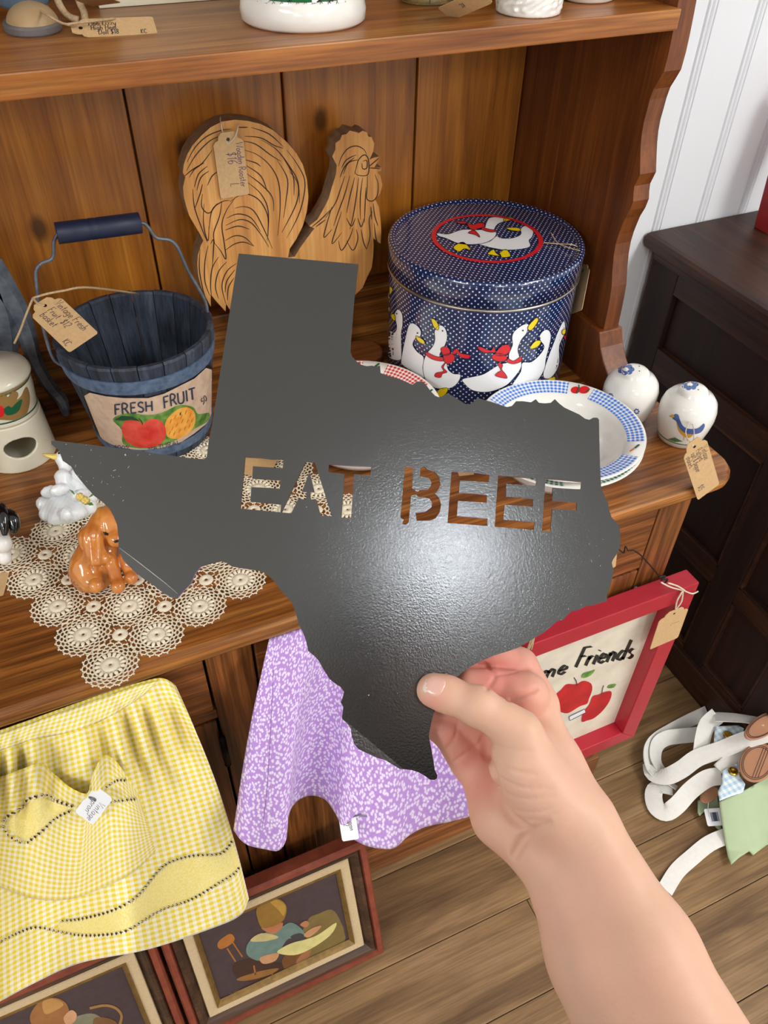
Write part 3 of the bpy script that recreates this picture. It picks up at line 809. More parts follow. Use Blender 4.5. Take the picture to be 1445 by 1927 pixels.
for a, b_, ang in (((222, 1029), (338, 1120), 1.5), ((656, 1362), (748, 1438), -4.0)):
    A = np.array(s_uv(*a)); B = np.array(s_uv(*b_)); d = (B - A) / np.linalg.norm(B - A); nn = np.array([-d[1], d[0]])
    mid = (A + B) / 2; half = np.linalg.norm(B - A) / 2 + .012
    inn = np.array(s_uv(700, 1000)) - A
    if inn @ nn > 0: nn = -nn              # nn points to the bent sliver
    def reg(co): q = np.array(co[:2]) - mid; return abs(q @ d) < half and -0.05 < q @ nn < .06
    fs = [f for f in bm.faces if any(reg(v.co) for v in f.verts)]
    geom = list({e for f in fs for e in f.edges}) + fs + list({v for f in fs for v in f.verts})
    bmesh.ops.bisect_plane(bm, geom=geom, plane_co=(A[0], A[1], 0), plane_no=(nn[0], nn[1], 0), dist=1e-6)
    tn = math.tan(math.radians(ang))
    for v in bm.verts:
        q = np.array(v.co[:2]) - mid; h = q @ nn
        if h > 1e-5 and abs(q @ d) < half: v.co.z -= h * tn
bm.verts.ensure_lookup_table(); bm.verts.index_update()
sv = [c2w(s_P0 + s_rt * v.co.x + s_up * v.co.y + s_n * v.co.z) for v in bm.verts]
sf = [tuple(v.index for v in f.verts) for f in bm.faces]
bm.free()
SBASE = c2w(s_P0)
sgn = thing('texas_sign', 'black metal Texas-shaped sign with cut-out words EAT BEEF held in hand', 'sign', SBASE)
m = MB(); m.add(sv, sf)
# give the sheet its thickness, away from the viewer
wn = RM.T @ s_n
f0 = Vector(sv[sf[0][1]]) - Vector(sv[sf[0][0]]); f1 = Vector(sv[sf[0][2]]) - Vector(sv[sf[0][0]])
if f0.cross(f1).dot(Vector(wn)) < 0: m.f = [q[::-1] for q in m.f]
plate = m.build('plate', M['sign'], sgn, weld=True)
md = plate.modifiers.new('thickness', 'SOLIDIFY'); md.thickness = .0022; md.offset = -1
M['scratch_and_highlight'] = plain('bare scratch', S(170, 166, 158), .6)
pr = Print(lambda x, y: (c2w(camv(x, y) * sdep(x, y)), wn), eps=.0002)
pr.stroke([(225, 1031), (262, 1059), (276, 1070), (312, 1098), (334, 1117)], 1.3, M['scratch_and_highlight'], taper=True)  # pale line is the fold's highlight, painted along the crease
for _ in range(70):
    x, y = (rng.normal(165, 45), rng.normal(880, 30)) if rng.random() < .45 else (rng.uniform(900, 1140), rng.uniform(1000, 1180))
    a = rng.uniform(0, 3.1); L = rng.uniform(1.5, 6)
    if rng.random() < .5: L *= .5
    inside = False; j = len(OUT) - 1
    for i in range(len(OUT)):
        xi, yi = OUT[i]; xj, yj = OUT[j]
        if (yi > y) != (yj > y) and x < (xj - xi) * (y - yi) / (yj - yi) + xi: inside = not inside
        j = i
    if inside: pr.stroke([(x, y), (x + L * math.cos(a), y + L * math.sin(a))], rng.uniform(.6, 1.4), M['scratch_and_highlight'], taper=True)
pr.build('scratches_and_highlight', sgn)['kind'] = 'stuff'

# ------------------------------------------------------------------ the hand holding it (camera-aligned working frame, metres)
def J(x, y, off=None, d=None):
    t = sdep(x, y) + off if off is not None else d
    return camv(x, y) * t
FIN = [  # index, middle, ring, little: joints from the knuckle to the tip behind the plate, with radii
    ([J(1012, 1322, .022), J(978, 1252, .026), J(900, 1218, .021), J(830, 1222, .0105)], [.0125, .0108, .0092, .0078]),
    ([J(966, 1352, .026), J(908, 1283, .024), J(838, 1258, .021), J(775, 1275, .0105)], [.0125, .0108, .0092, .0078]),
    ([J(916, 1392, .028), J(872, 1352, .020), J(812, 1330, .020), J(758, 1338, .0100)], [.012, .0100, .0086, .0074]),
    ([J(880, 1432, .026), J(840, 1378, .0165), J(800, 1358, .0165), J(762, 1366, .0090)], [.0115, .0090, .0076, .0066]),
]
TH = ([J(816, 1299, -.0102), J(840, 1306, -.0106), J(898, 1328, -.0145), J(978, 1376, d=.453)], [.0098, .0101, .0106, .0126])
def hand_sdf(p):
    d = cone(p, J(1092, 1550, d=.455), J(1212, 1790, d=.432), .0195, .0272)            # forearm, radial side
    d = smin(d, cone(p, J(1028, 1592, d=.462), J(1118, 1800, d=.438), .0180, .0240), .014)
    d = smin(d, cone(p, J(1212, 1790, d=.432), J(1420, 2230, d=.395), .0272, .0415), .012)
    d = smin(d, cone(p, J(1118, 1800, d=.438), J(1330, 2260, d=.398), .0240, .0380), .012)
    d = smin(d, cone(p, J(1012, 1345, d=.487), J(1042, 1450, d=.473), .0130, .0160), .014)  # back of hand
    d = smin(d, cone(p, J(1042, 1450, d=.473), J(1080, 1545, d=.457), .0160, .0190), .014)
    d = smin(d, cone(p, J(965, 1400, d=.491), J(1010, 1500, d=.474), .0150, .0190), .014)   # palm
    d = smin(d, cone(p, J(905, 1452, d=.489), J(945, 1535, d=.474), .0135, .0160), .012)    # heel of the hand
    d = smin(d, cone(p, J(945, 1535, d=.474), J(1000, 1585, d=.466), .0160, .0170), .012)
    d = smin(d, cone(p, J(985, 1436, d=.457), J(1040, 1515, d=.454), .0200, .0215), .008)   # ball of the thumb
    t = cone(p, TH[0][0], TH[0][1], TH[1][0], TH[1][1])
    for i in (1, 2): t = smin(t, cone(p, TH[0][i], TH[0][i + 1], TH[1][i], TH[1][i + 1]), .004)
    t = smin(t, ball(p, J(900, 1329, -.0150), .0108), .003)
    d = smin(d, t, .009)
    f = None
    for jt, rr in FIN:
        g = None
        for i in range(3):
            c = cone(p, jt[i], jt[i + 1], rr[i], rr[i + 1])
            g = c if g is None else smin(g, c, .0025)
        f = g if f is None else smin(f, g, .0016)
    d = smin(d, f, .0050)
    d = smin(d, cone(p, J(928, 1290, d=.484), J(990, 1308, d=.480), .0105, .0135), .003)
    d = smin(d, cone(p, J(884, 1284, d=.481), J(925, 1290, d=.481), .0085, .0095), .0025)
    d = smin(d, ball(p, J(985, 1312, d=.481), .0110), .008)                                 # pad under the index
    for pl, r, k in CREASE:
        A_ = np.array(pl); lo_, hi_ = A_.min(0) - .006, A_.max(0) + .006
        w = np.where(((p > lo_) & (p < hi_)).all(1))[0]                                      # only near the crease
        if not len(w): continue
        pw_, dw = p[w], d[w]
        for a, b in zip(pl[:-1], pl[1:]):
            c = cone(pw_, a, b, r, r)
            h = np.clip(.5 - .5 * (c + dw) / k, 0, 1)                                        # smooth subtraction
            dw = dw * (1 - h) - c * h + k * h * (1 - h)
        d[w] = dw
    return d
CREASE = []
def raw_hit(x, y):
    v = camv(x, y); v = v / np.linalg.norm(v); t = .30
    for _ in range(90):
        q = (v * t)[None, :]; dd = float(hand_sdf(q)[0])
        t += dd * .9
        if dd < 5e-5 or t > .7: break
    return (v * t) if t < .7 else None
def crease(px, r=.0009, k=.0022, lift=.0002):
    pts = [raw_hit(x, y) for x, y in smoothpath(px, 4)]
    pts = [q * (1 - lift / np.linalg.norm(q)) for q in pts if q is not None]
    if len(pts) > 1: NEW.append((pts, r, k))
NEW = []
crease([(912, 1248), (922, 1260), (934, 1268)], .0008, .0013)
crease([(934, 1268), (960, 1266), (992, 1257)], .0008, .0013)
crease([(934, 1268), (926, 1284), (914, 1299)], .0008, .0013)
crease([(955, 1318), (985, 1306), (1010, 1296)], .0008)
crease([(862, 1356), (858, 1384), (842, 1409)], .0008, .0013)
crease([(910, 1394), (880, 1416), (852, 1436)], .0008, .0013)
crease([(912, 1388), (918, 1420), (930, 1462), (950, 1515), (968, 1545), (990, 1556)], .0014, .004)   # life line around the thumb ball
crease([(966, 1612), (978, 1588), (1000, 1568), (1030, 1550)], .0009, .004)                           # wrist
for i, (a, b, c) in enumerate([((918, 1398), (960, 1412), (1000, 1414)), ((922, 1428), (965, 1450), (1008, 1458)), ((935, 1460), (980, 1482), (1040, 1484)), ((948, 1492), (990, 1504), (1042, 1500)), ((960, 1522), (1000, 1530), (1040, 1522)), ((974, 1540), (1010, 1544), (1045, 1532))]):
    crease([a, b, c], .0005, .0013)
CREASE = NEW
def skin_material():
    m, nt, b = _nt('skin'); _set(b, .46, 0, .4)
    b.inputs['Subsurface Weight'].default_value = .06; b.inputs['Subsurface Radius'].default_value = (.010, .004, .002); b.inputs['Subsurface Scale'].default_value = .5
    tc = _n(nt, 'ShaderNodeTexCoord')
    n = _noise(nt, tc.outputs['Object'], 26, 4); n1 = _noise(nt, tc.outputs['Object'], 150, 3)
    at = _n(nt, 'ShaderNodeAttribute', attribute_name='flush')
    base = _mix(nt, _ramp(nt, n.outputs[0], [(.35, (0, 0, 0, 1)), (.7, (1, 1, 1, 1))]), S(224, 182, 154), S(230, 180, 156))
    base = _mix(nt, _math(nt, 'MULTIPLY', n1.outputs[0], .35), base, S(212, 158, 134))
    base = _mix(nt, at.outputs['Fac'], base, S(222, 138, 126))
    nt.links.new(base, b.inputs['Base Color'])
    n2 = _noise(nt, tc.outputs['Object'], 620, 3, .6); _bump(nt, b, n2.outputs[0], .16, .0006)
    return m
M['skin'] = skin_material()
V, Q = surface_nets(hand_sdf, (.005, .06, .30), (.26, .37, .53), .0012)
Wv = V @ RM + CAM
HB = c2w(J(1330, 2230, d=.42))
per = thing('person', 'bare forearm and hand pinching the black sign between thumb and fingers', 'person', HB)
m = MB(); m.add(Wv, [tuple(q) for q in Q.tolist()], [(0, 0)] * len(Wv))
body = m.build('arm_and_hand', M['skin'], per, smooth=True, weld=True)
# fingertips, palm and finger pads are pinker than the forearm
att = body.data.attributes.new('flush', 'FLOAT', 'POINT')
co = np.zeros(len(body.data.vertices) * 3, np.float32); body.data.vertices.foreach_get('co', co)
V = (co.reshape(-1, 3).astype(float) + BASE[body.name] - CAM) @ RM.T
px = V[:, 0] / V[:, 2] * FPX + 722.5; py = V[:, 1] / V[:, 2] * FPX + 963.5
fl = np.zeros(len(V)); deep = np.clip((V[:, 2] - .448) / .024, 0, 1); deep = deep * deep * (3 - 2 * deep)
for cx, cy, r, a in ((935, 1265, 75, .95), (985, 1310, 52, .7), (840, 1375, 64, .7), (880, 1420, 76, .65), (900, 1490, 80, .6), (955, 1580, 66, .55), (1000, 1250, 40, .6)):
    fl = np.maximum(fl, a * np.exp(-((px - cx) ** 2 + (py - cy) ** 2) / (r * r)) * deep)
fl = np.maximum(fl, .5 * np.exp(-((px - 818) ** 2 + (py - 1318) ** 2) / (24.0 ** 2)))
att.data.foreach_set('value', fl.astype(np.float32))
# thumb nail, a curved plate following the thumb
nail_c, ax_u, ax_v = (817, 1290), np.array([19.0, 7.0]), np.array([-9.0, 19.0])
M['nail'] = plain('nail', S(232, 184, 168), .22, coat=.3)
M['nail_edge'] = plain('nail edge', S(240, 222, 206), .25)
P_, F_ = [], []
nr, ns = 7, 24
P_.append(raw_hit(*nail_c))
for i in range(1, nr + 1):
    for k_ in range(ns):
        a = 2 * math.pi * k_ / ns; ca, sa = math.cos(a), math.sin(a)
        e = .55; q = np.array(nail_c) + (i / nr) * (ax_u * math.copysign(abs(ca) ** e, ca) * 1.0 + ax_v * math.copysign(abs(sa) ** .75, sa))
        h = raw_hit(*q); P_.append(h if h is not None else P_[-1])
P_ = [q * (1 - (.0005 if i < 1 + (nr - 1) * ns else -.0004) / np.linalg.norm(q)) for i, q in enumerate(P_)]
for k_ in range(ns): F_.append((0, 1 + k_, 1 + (k_ + 1) % ns))
for i in range(nr - 1):
    for k_ in range(ns):
        F_.append((1 + i * ns + k_, 1 + (i + 1) * ns + k_, 1 + (i + 1) * ns + (k_ + 1) % ns, 1 + i * ns + (k_ + 1) % ns))
m = MB(); m.add([c2w(q) for q in P_], F_)
for i, f in enumerate(m.f):
    c = np.mean([np.array(P_[j]) for j in f], 0); x = c[0] / c[2] * FPX + 722.5
    if x < 802.5: m.mi[i] = 1
m.build('thumb_nail', [M['nail'], M['nail_edge']], per, smooth=True)
# ------------------------------------------------------------------ things on the counter
def cdep(P): return float(RM[2] @ (np.array(P, float) - CAM))
def unit(v): v = np.array(v, float); return v / np.linalg.norm(v)

def price_tag(label, A, B, half, lines=(), strings=(), mat='kraft', ink='ink', group='handwritten price tags', hole=True, thick=.0007, pen=.0008, smat='twine', sr=.0007, face=None, name='price_tag'):
    """A: hole end, B: far end, half: vector across (to the top of the writing); lines: (text, x, y, height) as fractions"""
    A, B, half = np.array(A, float), np.array(B, float), np.array(half, float)
    ex = unit(B - A); L = np.linalg.norm(B - A); ey = half - ex * (half @ ex); Wd = np.linalg.norm(ey); ey = ey / Wd
    n = np.cross(ex, ey)
    c = (A + B) / 2
    if n @ (CAM - c) < 0: n = -n
    t = thing(name, label, 'tag', B if B[2] < A[2] else A, group)
    sh = [(0, -.42), (0, .42), (.055, .62), (.11, .66), (.125, .86), (.17, 1.0), (.965, 1.0), (.99, .96), (1, .88), (1, -.88), (.99, -.96), (.965, -1.0), (.17, -1.0), (.125, -.86), (.11, -.66), (.055, -.62)]
    if mat != 'kraft': sh = [(0, -.7), (0, .7), (.06, 1), (.94, 1), (1, .85), (1, -.85), (.94, -1), (.06, -1)]
    m = MB(); m.prism(sh, lambda p: A + ex * p[0] * L + ey * p[1] * Wd - n * thick / 2, lambda p: A + ex * p[0] * L + ey * p[1] * Wd + n * thick / 2)
    m.build('card', M[mat], t)
    if hole:
        h = A + ex * L * .11 + n * thick * .55
        e = MB(); q = min(Wd * .16, .0022)
        e.add([h + q * (math.cos(a) * ex + math.sin(a) * ey) for a in np.linspace(0, 2 * math.pi, 13)[:-1]], [tuple(range(12))])
        e.build('eyelet', M['black'], t)
    if lines:
        pr = Print(lambda x, y: (A + ex * x + ey * y + n * thick / 2, n), eps=.0001, maxlen=.01)
        for tx, x, y, hgt in lines:
            hh = hgt * Wd * 1.3
            write(pr, tx, x * L, y * Wd, (hh * .8, 0), (hh * .1, hh), pen, M[ink])
        pr.build('handwriting', t)
    for s in strings:
        MB().tube(smoothpath(s, 6), sr, 6).build('string', M[smat], t, smooth=True)
    return t

# ---- lace doily: rosettes and small rings on a square lattice
DZ = CT + .0012
d0 = onz(208, 1252, CT); da = onz(295, 1195, CT) - d0; db = onz(157, 1195, CT) - d0
da[2] = db[2] = 0
R_ = np.linalg.norm(da) / 2
M['lace'] = plain('ecru cotton crochet', S(242, 232, 208), .95, var=.06, vscale=300, bump=.5, bscale=1800)
doi = thing('lace_doily', 'ecru crocheted lace doily of round rosettes on the counter', 'doily', (d0[0] + 3 * da[0] + 2 * db[0], d0[1] + 3 * da[1] + 2 * db[1], CT))
def circ(r, z=0, n=36, wob=0, k=0): return [((r + wob * math.cos(k * a)) * math.cos(a), (r + wob * math.cos(k * a)) * math.sin(a), z) for a in np.linspace(0, 2 * math.pi, n + 1)[:-1]]
def rosette():
    m = MB(); R = R_
    m.lathe([(.06 * R, .0), (.06 * R, .0012), (.20 * R, .0016), (.33 * R, .0012), (.33 * R, .0)], (0, 0, 0), 24)
    m.lathe([(.33 * R, .0004), (.36 * R, .0010), (.40 * R, .0004)], (0, 0, 0), 24)
    for k_ in range(16):                                   # padded spokes
        a = 2 * math.pi * k_ / 16
        m.tube([(.36 * R * math.cos(a), .36 * R * math.sin(a), .0006), (.47 * R * math.cos(a), .47 * R * math.sin(a), .001), (.585 * R * math.cos(a), .585 * R * math.sin(a), .0006)], [.0014, .0023, .0012], 5)
    for r in (.60,): m.tube(circ(r * R, .0007, 32), .001, 4, True)
    for r0, r1, nn in ((.60, .74, 20), (.72, .86, 20), (.84, 1.0, 20)):   # netted loops growing outwards
        for k_ in range(nn):
            o = .5 if r0 == .72 else 0
            a0 = 2 * math.pi * (k_ + o) / nn; a1 = 2 * math.pi * (k_ + 1 + o) / nn; am = (a0 + a1) / 2
            m.tube([(r0 * R * math.cos(a0), r0 * R * math.sin(a0), .0007), ((r1 - .02) * R * math.cos(a0 * .72 + am * .28), (r1 - .02) * R * math.sin(a0 * .72 + am * .28), .0009), (r1 * R * math.cos(am), r1 * R * math.sin(am), .0009), ((r1 - .02) * R * math.cos(a1 * .72 + am * .28), (r1 - .02) * R * math.sin(a1 * .72 + am * .28), .0009), (r0 * R * math.cos(a1), r0 * R * math.sin(a1), .0007)], .00085, 4)
    for k_ in range(20):                                   # picots
        a = 2 * math.pi * (k_ + .5) / 20
        m.tube([(1.0 * R * math.cos(a), 1.0 * R * math.sin(a), .0008), (1.06 * R * math.cos(a), 1.06 * R * math.sin(a), .0008)], .0011, 5)
    return m
def ring_motif():
    m = MB(); R = R_ * .30
    m.lathe([(.24 * R, .0), (.28 * R, .0012), (.6 * R, .0018), (.9 * R, .0012), (R, .0)], (0, 0, 0), 20)
    for k_ in range(8):
        a = 2 * math.pi * (k_ + .5) / 8
        m.tube([(R * .95 * math.cos(a), R * .95 * math.sin(a), .0006), (R * 1.5 * math.cos(a), R * 1.5 * math.sin(a), .0007)], .0006, 4)
    return m
ros = None; rin = None
for i in range(7):
    for j in range(5):
        P = d0 + i * da + j * db - BASE[doi.name]
        if ros is None:
            ros = rosette().build('rosette', M['lace'], doi, smooth=True, base=(0, 0, 0)); o = ros
            o.location = (P[0], P[1], .0004); BASE[o.name] = BASE[doi.name]
        else: o = place_copy(ros, doi, (P[0], P[1], .0004))
        o.rotation_euler = (0, 0, rng.uniform(0, 1))
        if i < 6 and j < 4:
            Q_ = P + .5 * da + .5 * db
            if rin is None:
                rin = ring_motif().build('ring_motif', M['lace'], doi, smooth=True, base=(0, 0, 0)); rin.location = (Q_[0], Q_[1], .0004); BASE[rin.name] = BASE[doi.name]
            else: place_copy(rin, doi, (Q_[0], Q_[1], .0004))

# ---- blue-black fruit bucket
bc = np.array([.082, .938, CT + .002])
bk = thing('fruit_bucket', 'dark blue wooden stave bucket painted FRESH FRUIT with wire handle', 'bucket', bc)
M['stave'] = wood('blue black painted stave', S(38, 46, 62), S(56, 67, 86), S(82, 94, 114), 2, rough=.6, coat=0, fine=.5)
M['hoop'] = plain('blue grey painted hoop', S(96, 116, 142), .6, col2=S(64, 82, 110), vscale=120, bump=.2, bscale=400)
R0, R1, BH = .074, .0985, .160
NS = 20
def stave():
    m = MB(); da_ = 2 * math.pi / NS * .5 - .006; pts = []
    for z, dr in ((0, 0), (BH - .003, 0), (BH, .002)):
        r = R0 + (R1 - R0) * z / BH
        for a, q in ((-da_, r - dr), (0, r - dr + .0008), (da_, r - dr), (da_, r - .008 + dr), (-da_, r - .008 + dr)):
            pts.append((q * math.cos(a), q * math.sin(a), z))
    fs = [(4, 3, 2, 1, 0), (10, 11, 12, 13, 14)]
    for r in range(2):
        for k_ in range(5): fs.append((r * 5 + k_, r * 5 + (k_ + 1) % 5, (r + 1) * 5 + (k_ + 1) % 5, (r + 1) * 5 + k_))
    m.add(pts, fs); return m
s0 = stave().build('stave', M['stave'], bk, base=(0, 0, 0)); BASE[s0.name] = BASE[bk.name]
for k_ in range(1, NS): place_copy(s0, bk, (0, 0, rng.uniform(-.0012, .0006)), (0, 0, 2 * math.pi * k_ / NS))
MB().lathe([(0, .008), (R0 - .006, .008), (R0 - .006, .016), (0, .016)], bc, 32).build('bucket_bottom', M['stave'], bk)
def brad(z): return R0 + (R1 - R0) * z / BH
for z0, z1 in ((.122, .141), (.012, .026)):
    MB().lathe([(brad(z0) + .0005, z0), (brad(z0) + .0025, z0), (brad(z1) + .0025, z1), (brad(z1) + .0005, z1)], bc, 48).build('hoop', M['hoop'], bk, smooth=False)
def c3(l): return [(x / 3.01, 380 + y / 3.01) for x, y in l]
HYB = .938
lw = [ony(x, y, HYB) for x, y in c3([(318, 872), (280, 838), (252, 740), (225, 600), (213, 520), (204, 440), (206, 385), (235, 348), (285, 328), (303, 300), (303, 240), (315, 200), (335, 170)])]
rw = [ony(x, y, HYB) for x, y in c3([(790, 120), (815, 122), (845, 150), (885, 202), (960, 216), (1000, 250), (1030, 310), (1065, 390), (1130, 500), (1170, 590), (1195, 680)])]
lw[0] = np.array([bc[0] - brad(.125), HYB, bc[2] + .125]); lw[1] = (lw[0] + lw[1]) / 2 + np.array([-.004, 0, 0])
rw[-1] = np.array([bc[0] + brad(.125), HYB, bc[2] + .125])
MB().tube(smoothpath(lw, 5) + smoothpath(rw, 5), .0021, 8).build('wire_handle', M['galv'], bk, smooth=True)
ga, gb = ony(*c3([(320, 178)])[0], HYB), ony(*c3([(795, 118)])[0], HYB)
gd = unit(gb - ga); gl = np.linalg.norm(gb - ga)
prof = [(0, .009), (0, .0112), (.004, .0118), (.36, .0118), (.375, .0112), (.39, .0118), (.46, .0118), (.475, .0112), (.49, .0118), (.996, .0118), (1, .0112), (1, .0)]
M['grip'] = plain('worn navy painted grip', S(28, 38, 66), .5, col2=S(20, 28, 52), vscale=60)
MB().tube([ga + gd * gl * min(t, 1) for t, r in prof], [max(r, .0005) for t, r in prof], 20).build('grip', M['grip'], bk, smooth=True)
# painted label: follows the staves
cone_m = MB().lathe([(brad(0) + .0012, 0), (brad(BH) + .0012, BH)], bc, 96)
pj = bvh_proj(cone_m.bvh())
M['label_paper'] = plain('painted parchment ground', S(216, 190, 166), .7, col2=S(196, 166, 142), vscale=90)
M['apple_red'] = plain('apple red paint', S(206, 44, 36), .6, col2=S(228, 92, 74), vscale=45)
M['orange'] = plain('orange paint', S(232, 150, 52), .6, col2=S(244, 186, 84), vscale=90)
M['leaf'] = plain('leaf green paint', S(62, 116, 44), .7, col2=S(130, 166, 76), vscale=90)
M['leaf_dark'] = plain('dark leaf paint', S(32, 70, 46), .6)
M['orange_dk'] = plain('deep orange paint', S(214, 104, 24), .6)
pr = Print(pj, eps=.0002, maxlen=5)
lab = [(478,1098),(510,1080),(600,1100),(700,1110),(840,1110),(930,1085),(1000,1050),(1100,1000),(1165,940),(1198,950),(1197,1100),(1195,1235),(1100,1310),(1010,1370),(930,1410),(850,1420),(750,1410),(620,1380),(570,1330),(530,1230)]
cxl = np.mean(np.array(lab), 0)
pr.poly(c3([(cxl[0] + (x - cxl[0]) * 1.035, cxl[1] + (y - cxl[1]) * 1.07) for x, y in lab]), M['black'], 0)
pr.flush('label_border', bk)
pr.poly(c3(lab), M['label_paper'], 1)
pr.flush('painted_label', bk, 'cream painted panel with apple, orange and FRESH FRUIT lettering')
pr.poly(c3([(640,1228),(720,1195),(840,1205),(920,1190),(1010,1150),(1090,1160),(1120,1200),(1180,1195),(1175,1240),(1090,1290),(1000,1345),(900,1385),(800,1395),(700,1370),(690,1290)]), M['leaf'], 2, smooth=True)
pr.poly(c3([(690,1270),(720,1235),(770,1232),(808,1252),(850,1228),(905,1235),(935,1275),(935,1330),(900,1375),(830,1390),(760,1380),(710,1345)]), M['apple_red'], 3, smooth=True)
pr.poly(c3([(935,1250),(960,1210),(1010,1170),(1060,1162),(1095,1185),(1105,1230),(1090,1280),(1050,1320),(1000,1340),(950,1330),(938,1290)]), M['orange'], 3, smooth=True)
for x, y in [(965,1240),(990,1215),(1020,1195),(1050,1190),(1075,1205),(975,1280),(1000,1260),(1030,1240),(1060,1240),(1085,1235),(985,1310),(1015,1295),(1045,1280),(1070,1268),(960,1305),(1025,1215)]:
    pr.stroke(c3([(x - 5, y + 12), (x + 5, y - 12)]), 1.6, M['orange_dk'], 4, taper=True)
pr.poly(c3([(650,1232),(690,1208),(750,1212),(800,1240),(740,1232),(700,1236)]), M['leaf_dark'], 4)
pr.stroke(c3([(808, 1258), (800, 1235), (785, 1222)]), 1.3, M['black'], 5)
pr.stroke(c3([(1020, 1205), (1018, 1190)]), 2.2, M['leaf_dark'], 5)
pr.stroke(c3([(1120, 1255), (1150, 1225), (1180, 1195)]), 2.5, M['leaf'], 4)
def px_write(pr, t, p0, p1, up, w, mat, layer, **kw):
    p0, p1, up = np.array(p0, float), np.array(p1, float), np.array(up, float)
    tw = text_width(t) + .06 * (len(t) - 1)
    write(pr, t, p0[0], p0[1], (p1 - p0) / tw, up, w, mat, layer, **kw)
pr.flush('painted_fruit', bk)
M['slate'] = plain('slate blue lettering', S(48, 58, 76), .6)
q = c3([(648, 1203), (868, 1180), (925, 1168), (1108, 1112)])
px_write(pr, 'FRESH', q[0], q[1], (-1, -19), 3.0, M['slate'], 5, jitter=.01)
pr.flush('label_lettering', bk)
px_write(pr, 'FRUIT', q[2], q[3], (-2, -21), 3.0, M['slate'], 5, jitter=.01)
pr.flush('label_lettering', bk)
q = c3([(650, 1396), (740, 1404), (838, 1412), (1020, 1368), (1145, 1150), (1170, 1118)])
px_write(pr, '100%', q[0], q[1], (0, -8), 1.1, M['slate'], 5)
pr.flush('label_lettering', bk)
px_write(pr, 'NATURAL', q[2], q[3], (-1, -8), 1.1, M['slate'], 5)
pr.flush('label_lettering', bk)
px_write(pr, '50', q[4], q[5], (-4, -9), 1.1, M['slate'], 5)
for k_ in range(NS):      # stave joints cut through the paint
    a = 2 * math.pi * (k_ + .5) / NS
    P0 = bc + np.array([brad(0) * math.cos(a), brad(0) * math.sin(a), 0.0]); 
pr.flush('label_lettering', bk)
if 0: pr.build('painted_label', bk, label='cream painted panel with apple, orange and FRESH FRUIT lettering')
dT = cdep([bc[0] - .075, bc[1] - .09, CT + .165])
tA, tB = dep(76, 567, dT), dep(158, 645, dT - .012)
knot = dep(62, 561, dT)
price_tag('kraft tag reading Vintage Fresh Fruit basket tied to blue bucket', tA, tB, dep(103, 549, dT + .008) - tA,
          [('Vintage Fresh', .16, .45, .36), ('Fruit  $12', .2, -.12, .34), ('basket', .2, -.62, .34), ('KC', .78, -.86, .3)],
          [[knot, dep(88, 553, dT), dep(120, 547, dT + .01), dep(165, 541, dT + .03), np.array([bc[0] + .02, bc[1] + .08, CT + BH + .004])],
           [knot, dep(50, 590, dT), dep(38, 622, dT + .01), dep(27, 646, dT + .02)],
           [knot, dep(72, 572, dT - .003), dep(84, 575, dT - .001)]], sr=.0014)

# ---- wooden rooster
def c4(l): return [(320 + x / 3.284, 200 + y / 3.284) for x, y in l]
RY = 1.012
out = c4([(740,880),(780,820),(820,740),(845,650),(855,560),(845,450),(820,360),(780,290),(720,220),(640,150),(560,110),(480,90),(400,83),(320,95),(250,130),(190,185),(140,240),(105,300),(85,360),(78,410),(94,438),(80,500),(85,560),(100,620),(120,680),(155,740),(185,790),(205,830),(190,860),(172,920),(168,980),(175,1050),(190,1110),(215,1170),(252,1240),(250,1160),(285,1205),(343,1268),(345,1220),(366,1252)])
outb = c4([(1100,1215),(1150,1160),(1190,1120),(1220,1050),(1245,1000),(1255,930),(1258,860),(1255,815),(1300,850),(1305,780),(1300,700),(1290,620),(1268,575),(1298,540),(1312,490),(1300,430),(1278,405),(1302,400),(1306,378),(1262,378),(1292,330),(1290,310),(1252,320),(1232,330),(1255,280),(1262,230),(1244,190),(1226,188),(1215,160),(1190,150),(1168,165),(1150,160),(1110,150),(1090,172),(1062,178),(1050,208),(1022,228),(1022,268),(1002,310),(1030,365),(1025,420),(1000,500),(980,570),(950,630),(910,700),(860,740),(892,755),(850,810),(800,880),(770,930),(728,935)])
def rp(p): q = ony(p[0], p[1], RY); return (q[0], q[2])
poly = [rp(p) for p in out] + [(.235, .905), (.252, .875), (.25, CT + .0), (.395, CT + .0), (.392, .872), (.405, .90)] + [rp(p) for p in outb]
roo = thing('wooden_rooster', 'carved flat wooden rooster leaning behind the bucket and sign', 'rooster', (.32, RY + .01, CT))
M['roo'] = wood('light pine with burnt edges', S(176, 118, 58), S(208, 150, 82), S(224, 172, 104), 2, rough=.55, coat=.05, fine=.16)
M['roo_edge'] = plain('charred rough edge', S(150, 118, 86), .8, var=.35, vscale=90, bump=.4, bscale=300)
M['burn'] = plain('burnt line', S(62, 38, 22), .8)
m = MB(); nP = len(poly)
m.add([(x, RY, z) for x, z in poly] + [(x, RY + .026, z) for x, z in poly], [tuple(range(nP))], mi=0)
m.f.append(tuple(range(nP, 2 * nP))[::-1]); m.mi.append(0)
for i in range(nP): m.f.append((i, (i + 1) % nP, nP + (i + 1) % nP, nP + i)); m.mi.append(1)
m.build('body', [M['roo'], M['roo_edge']], roo)
pr = Print(lambda x, y: (ony(x, y, RY), np.array([0, -1.0, 0])), eps=.0003, maxlen=8)
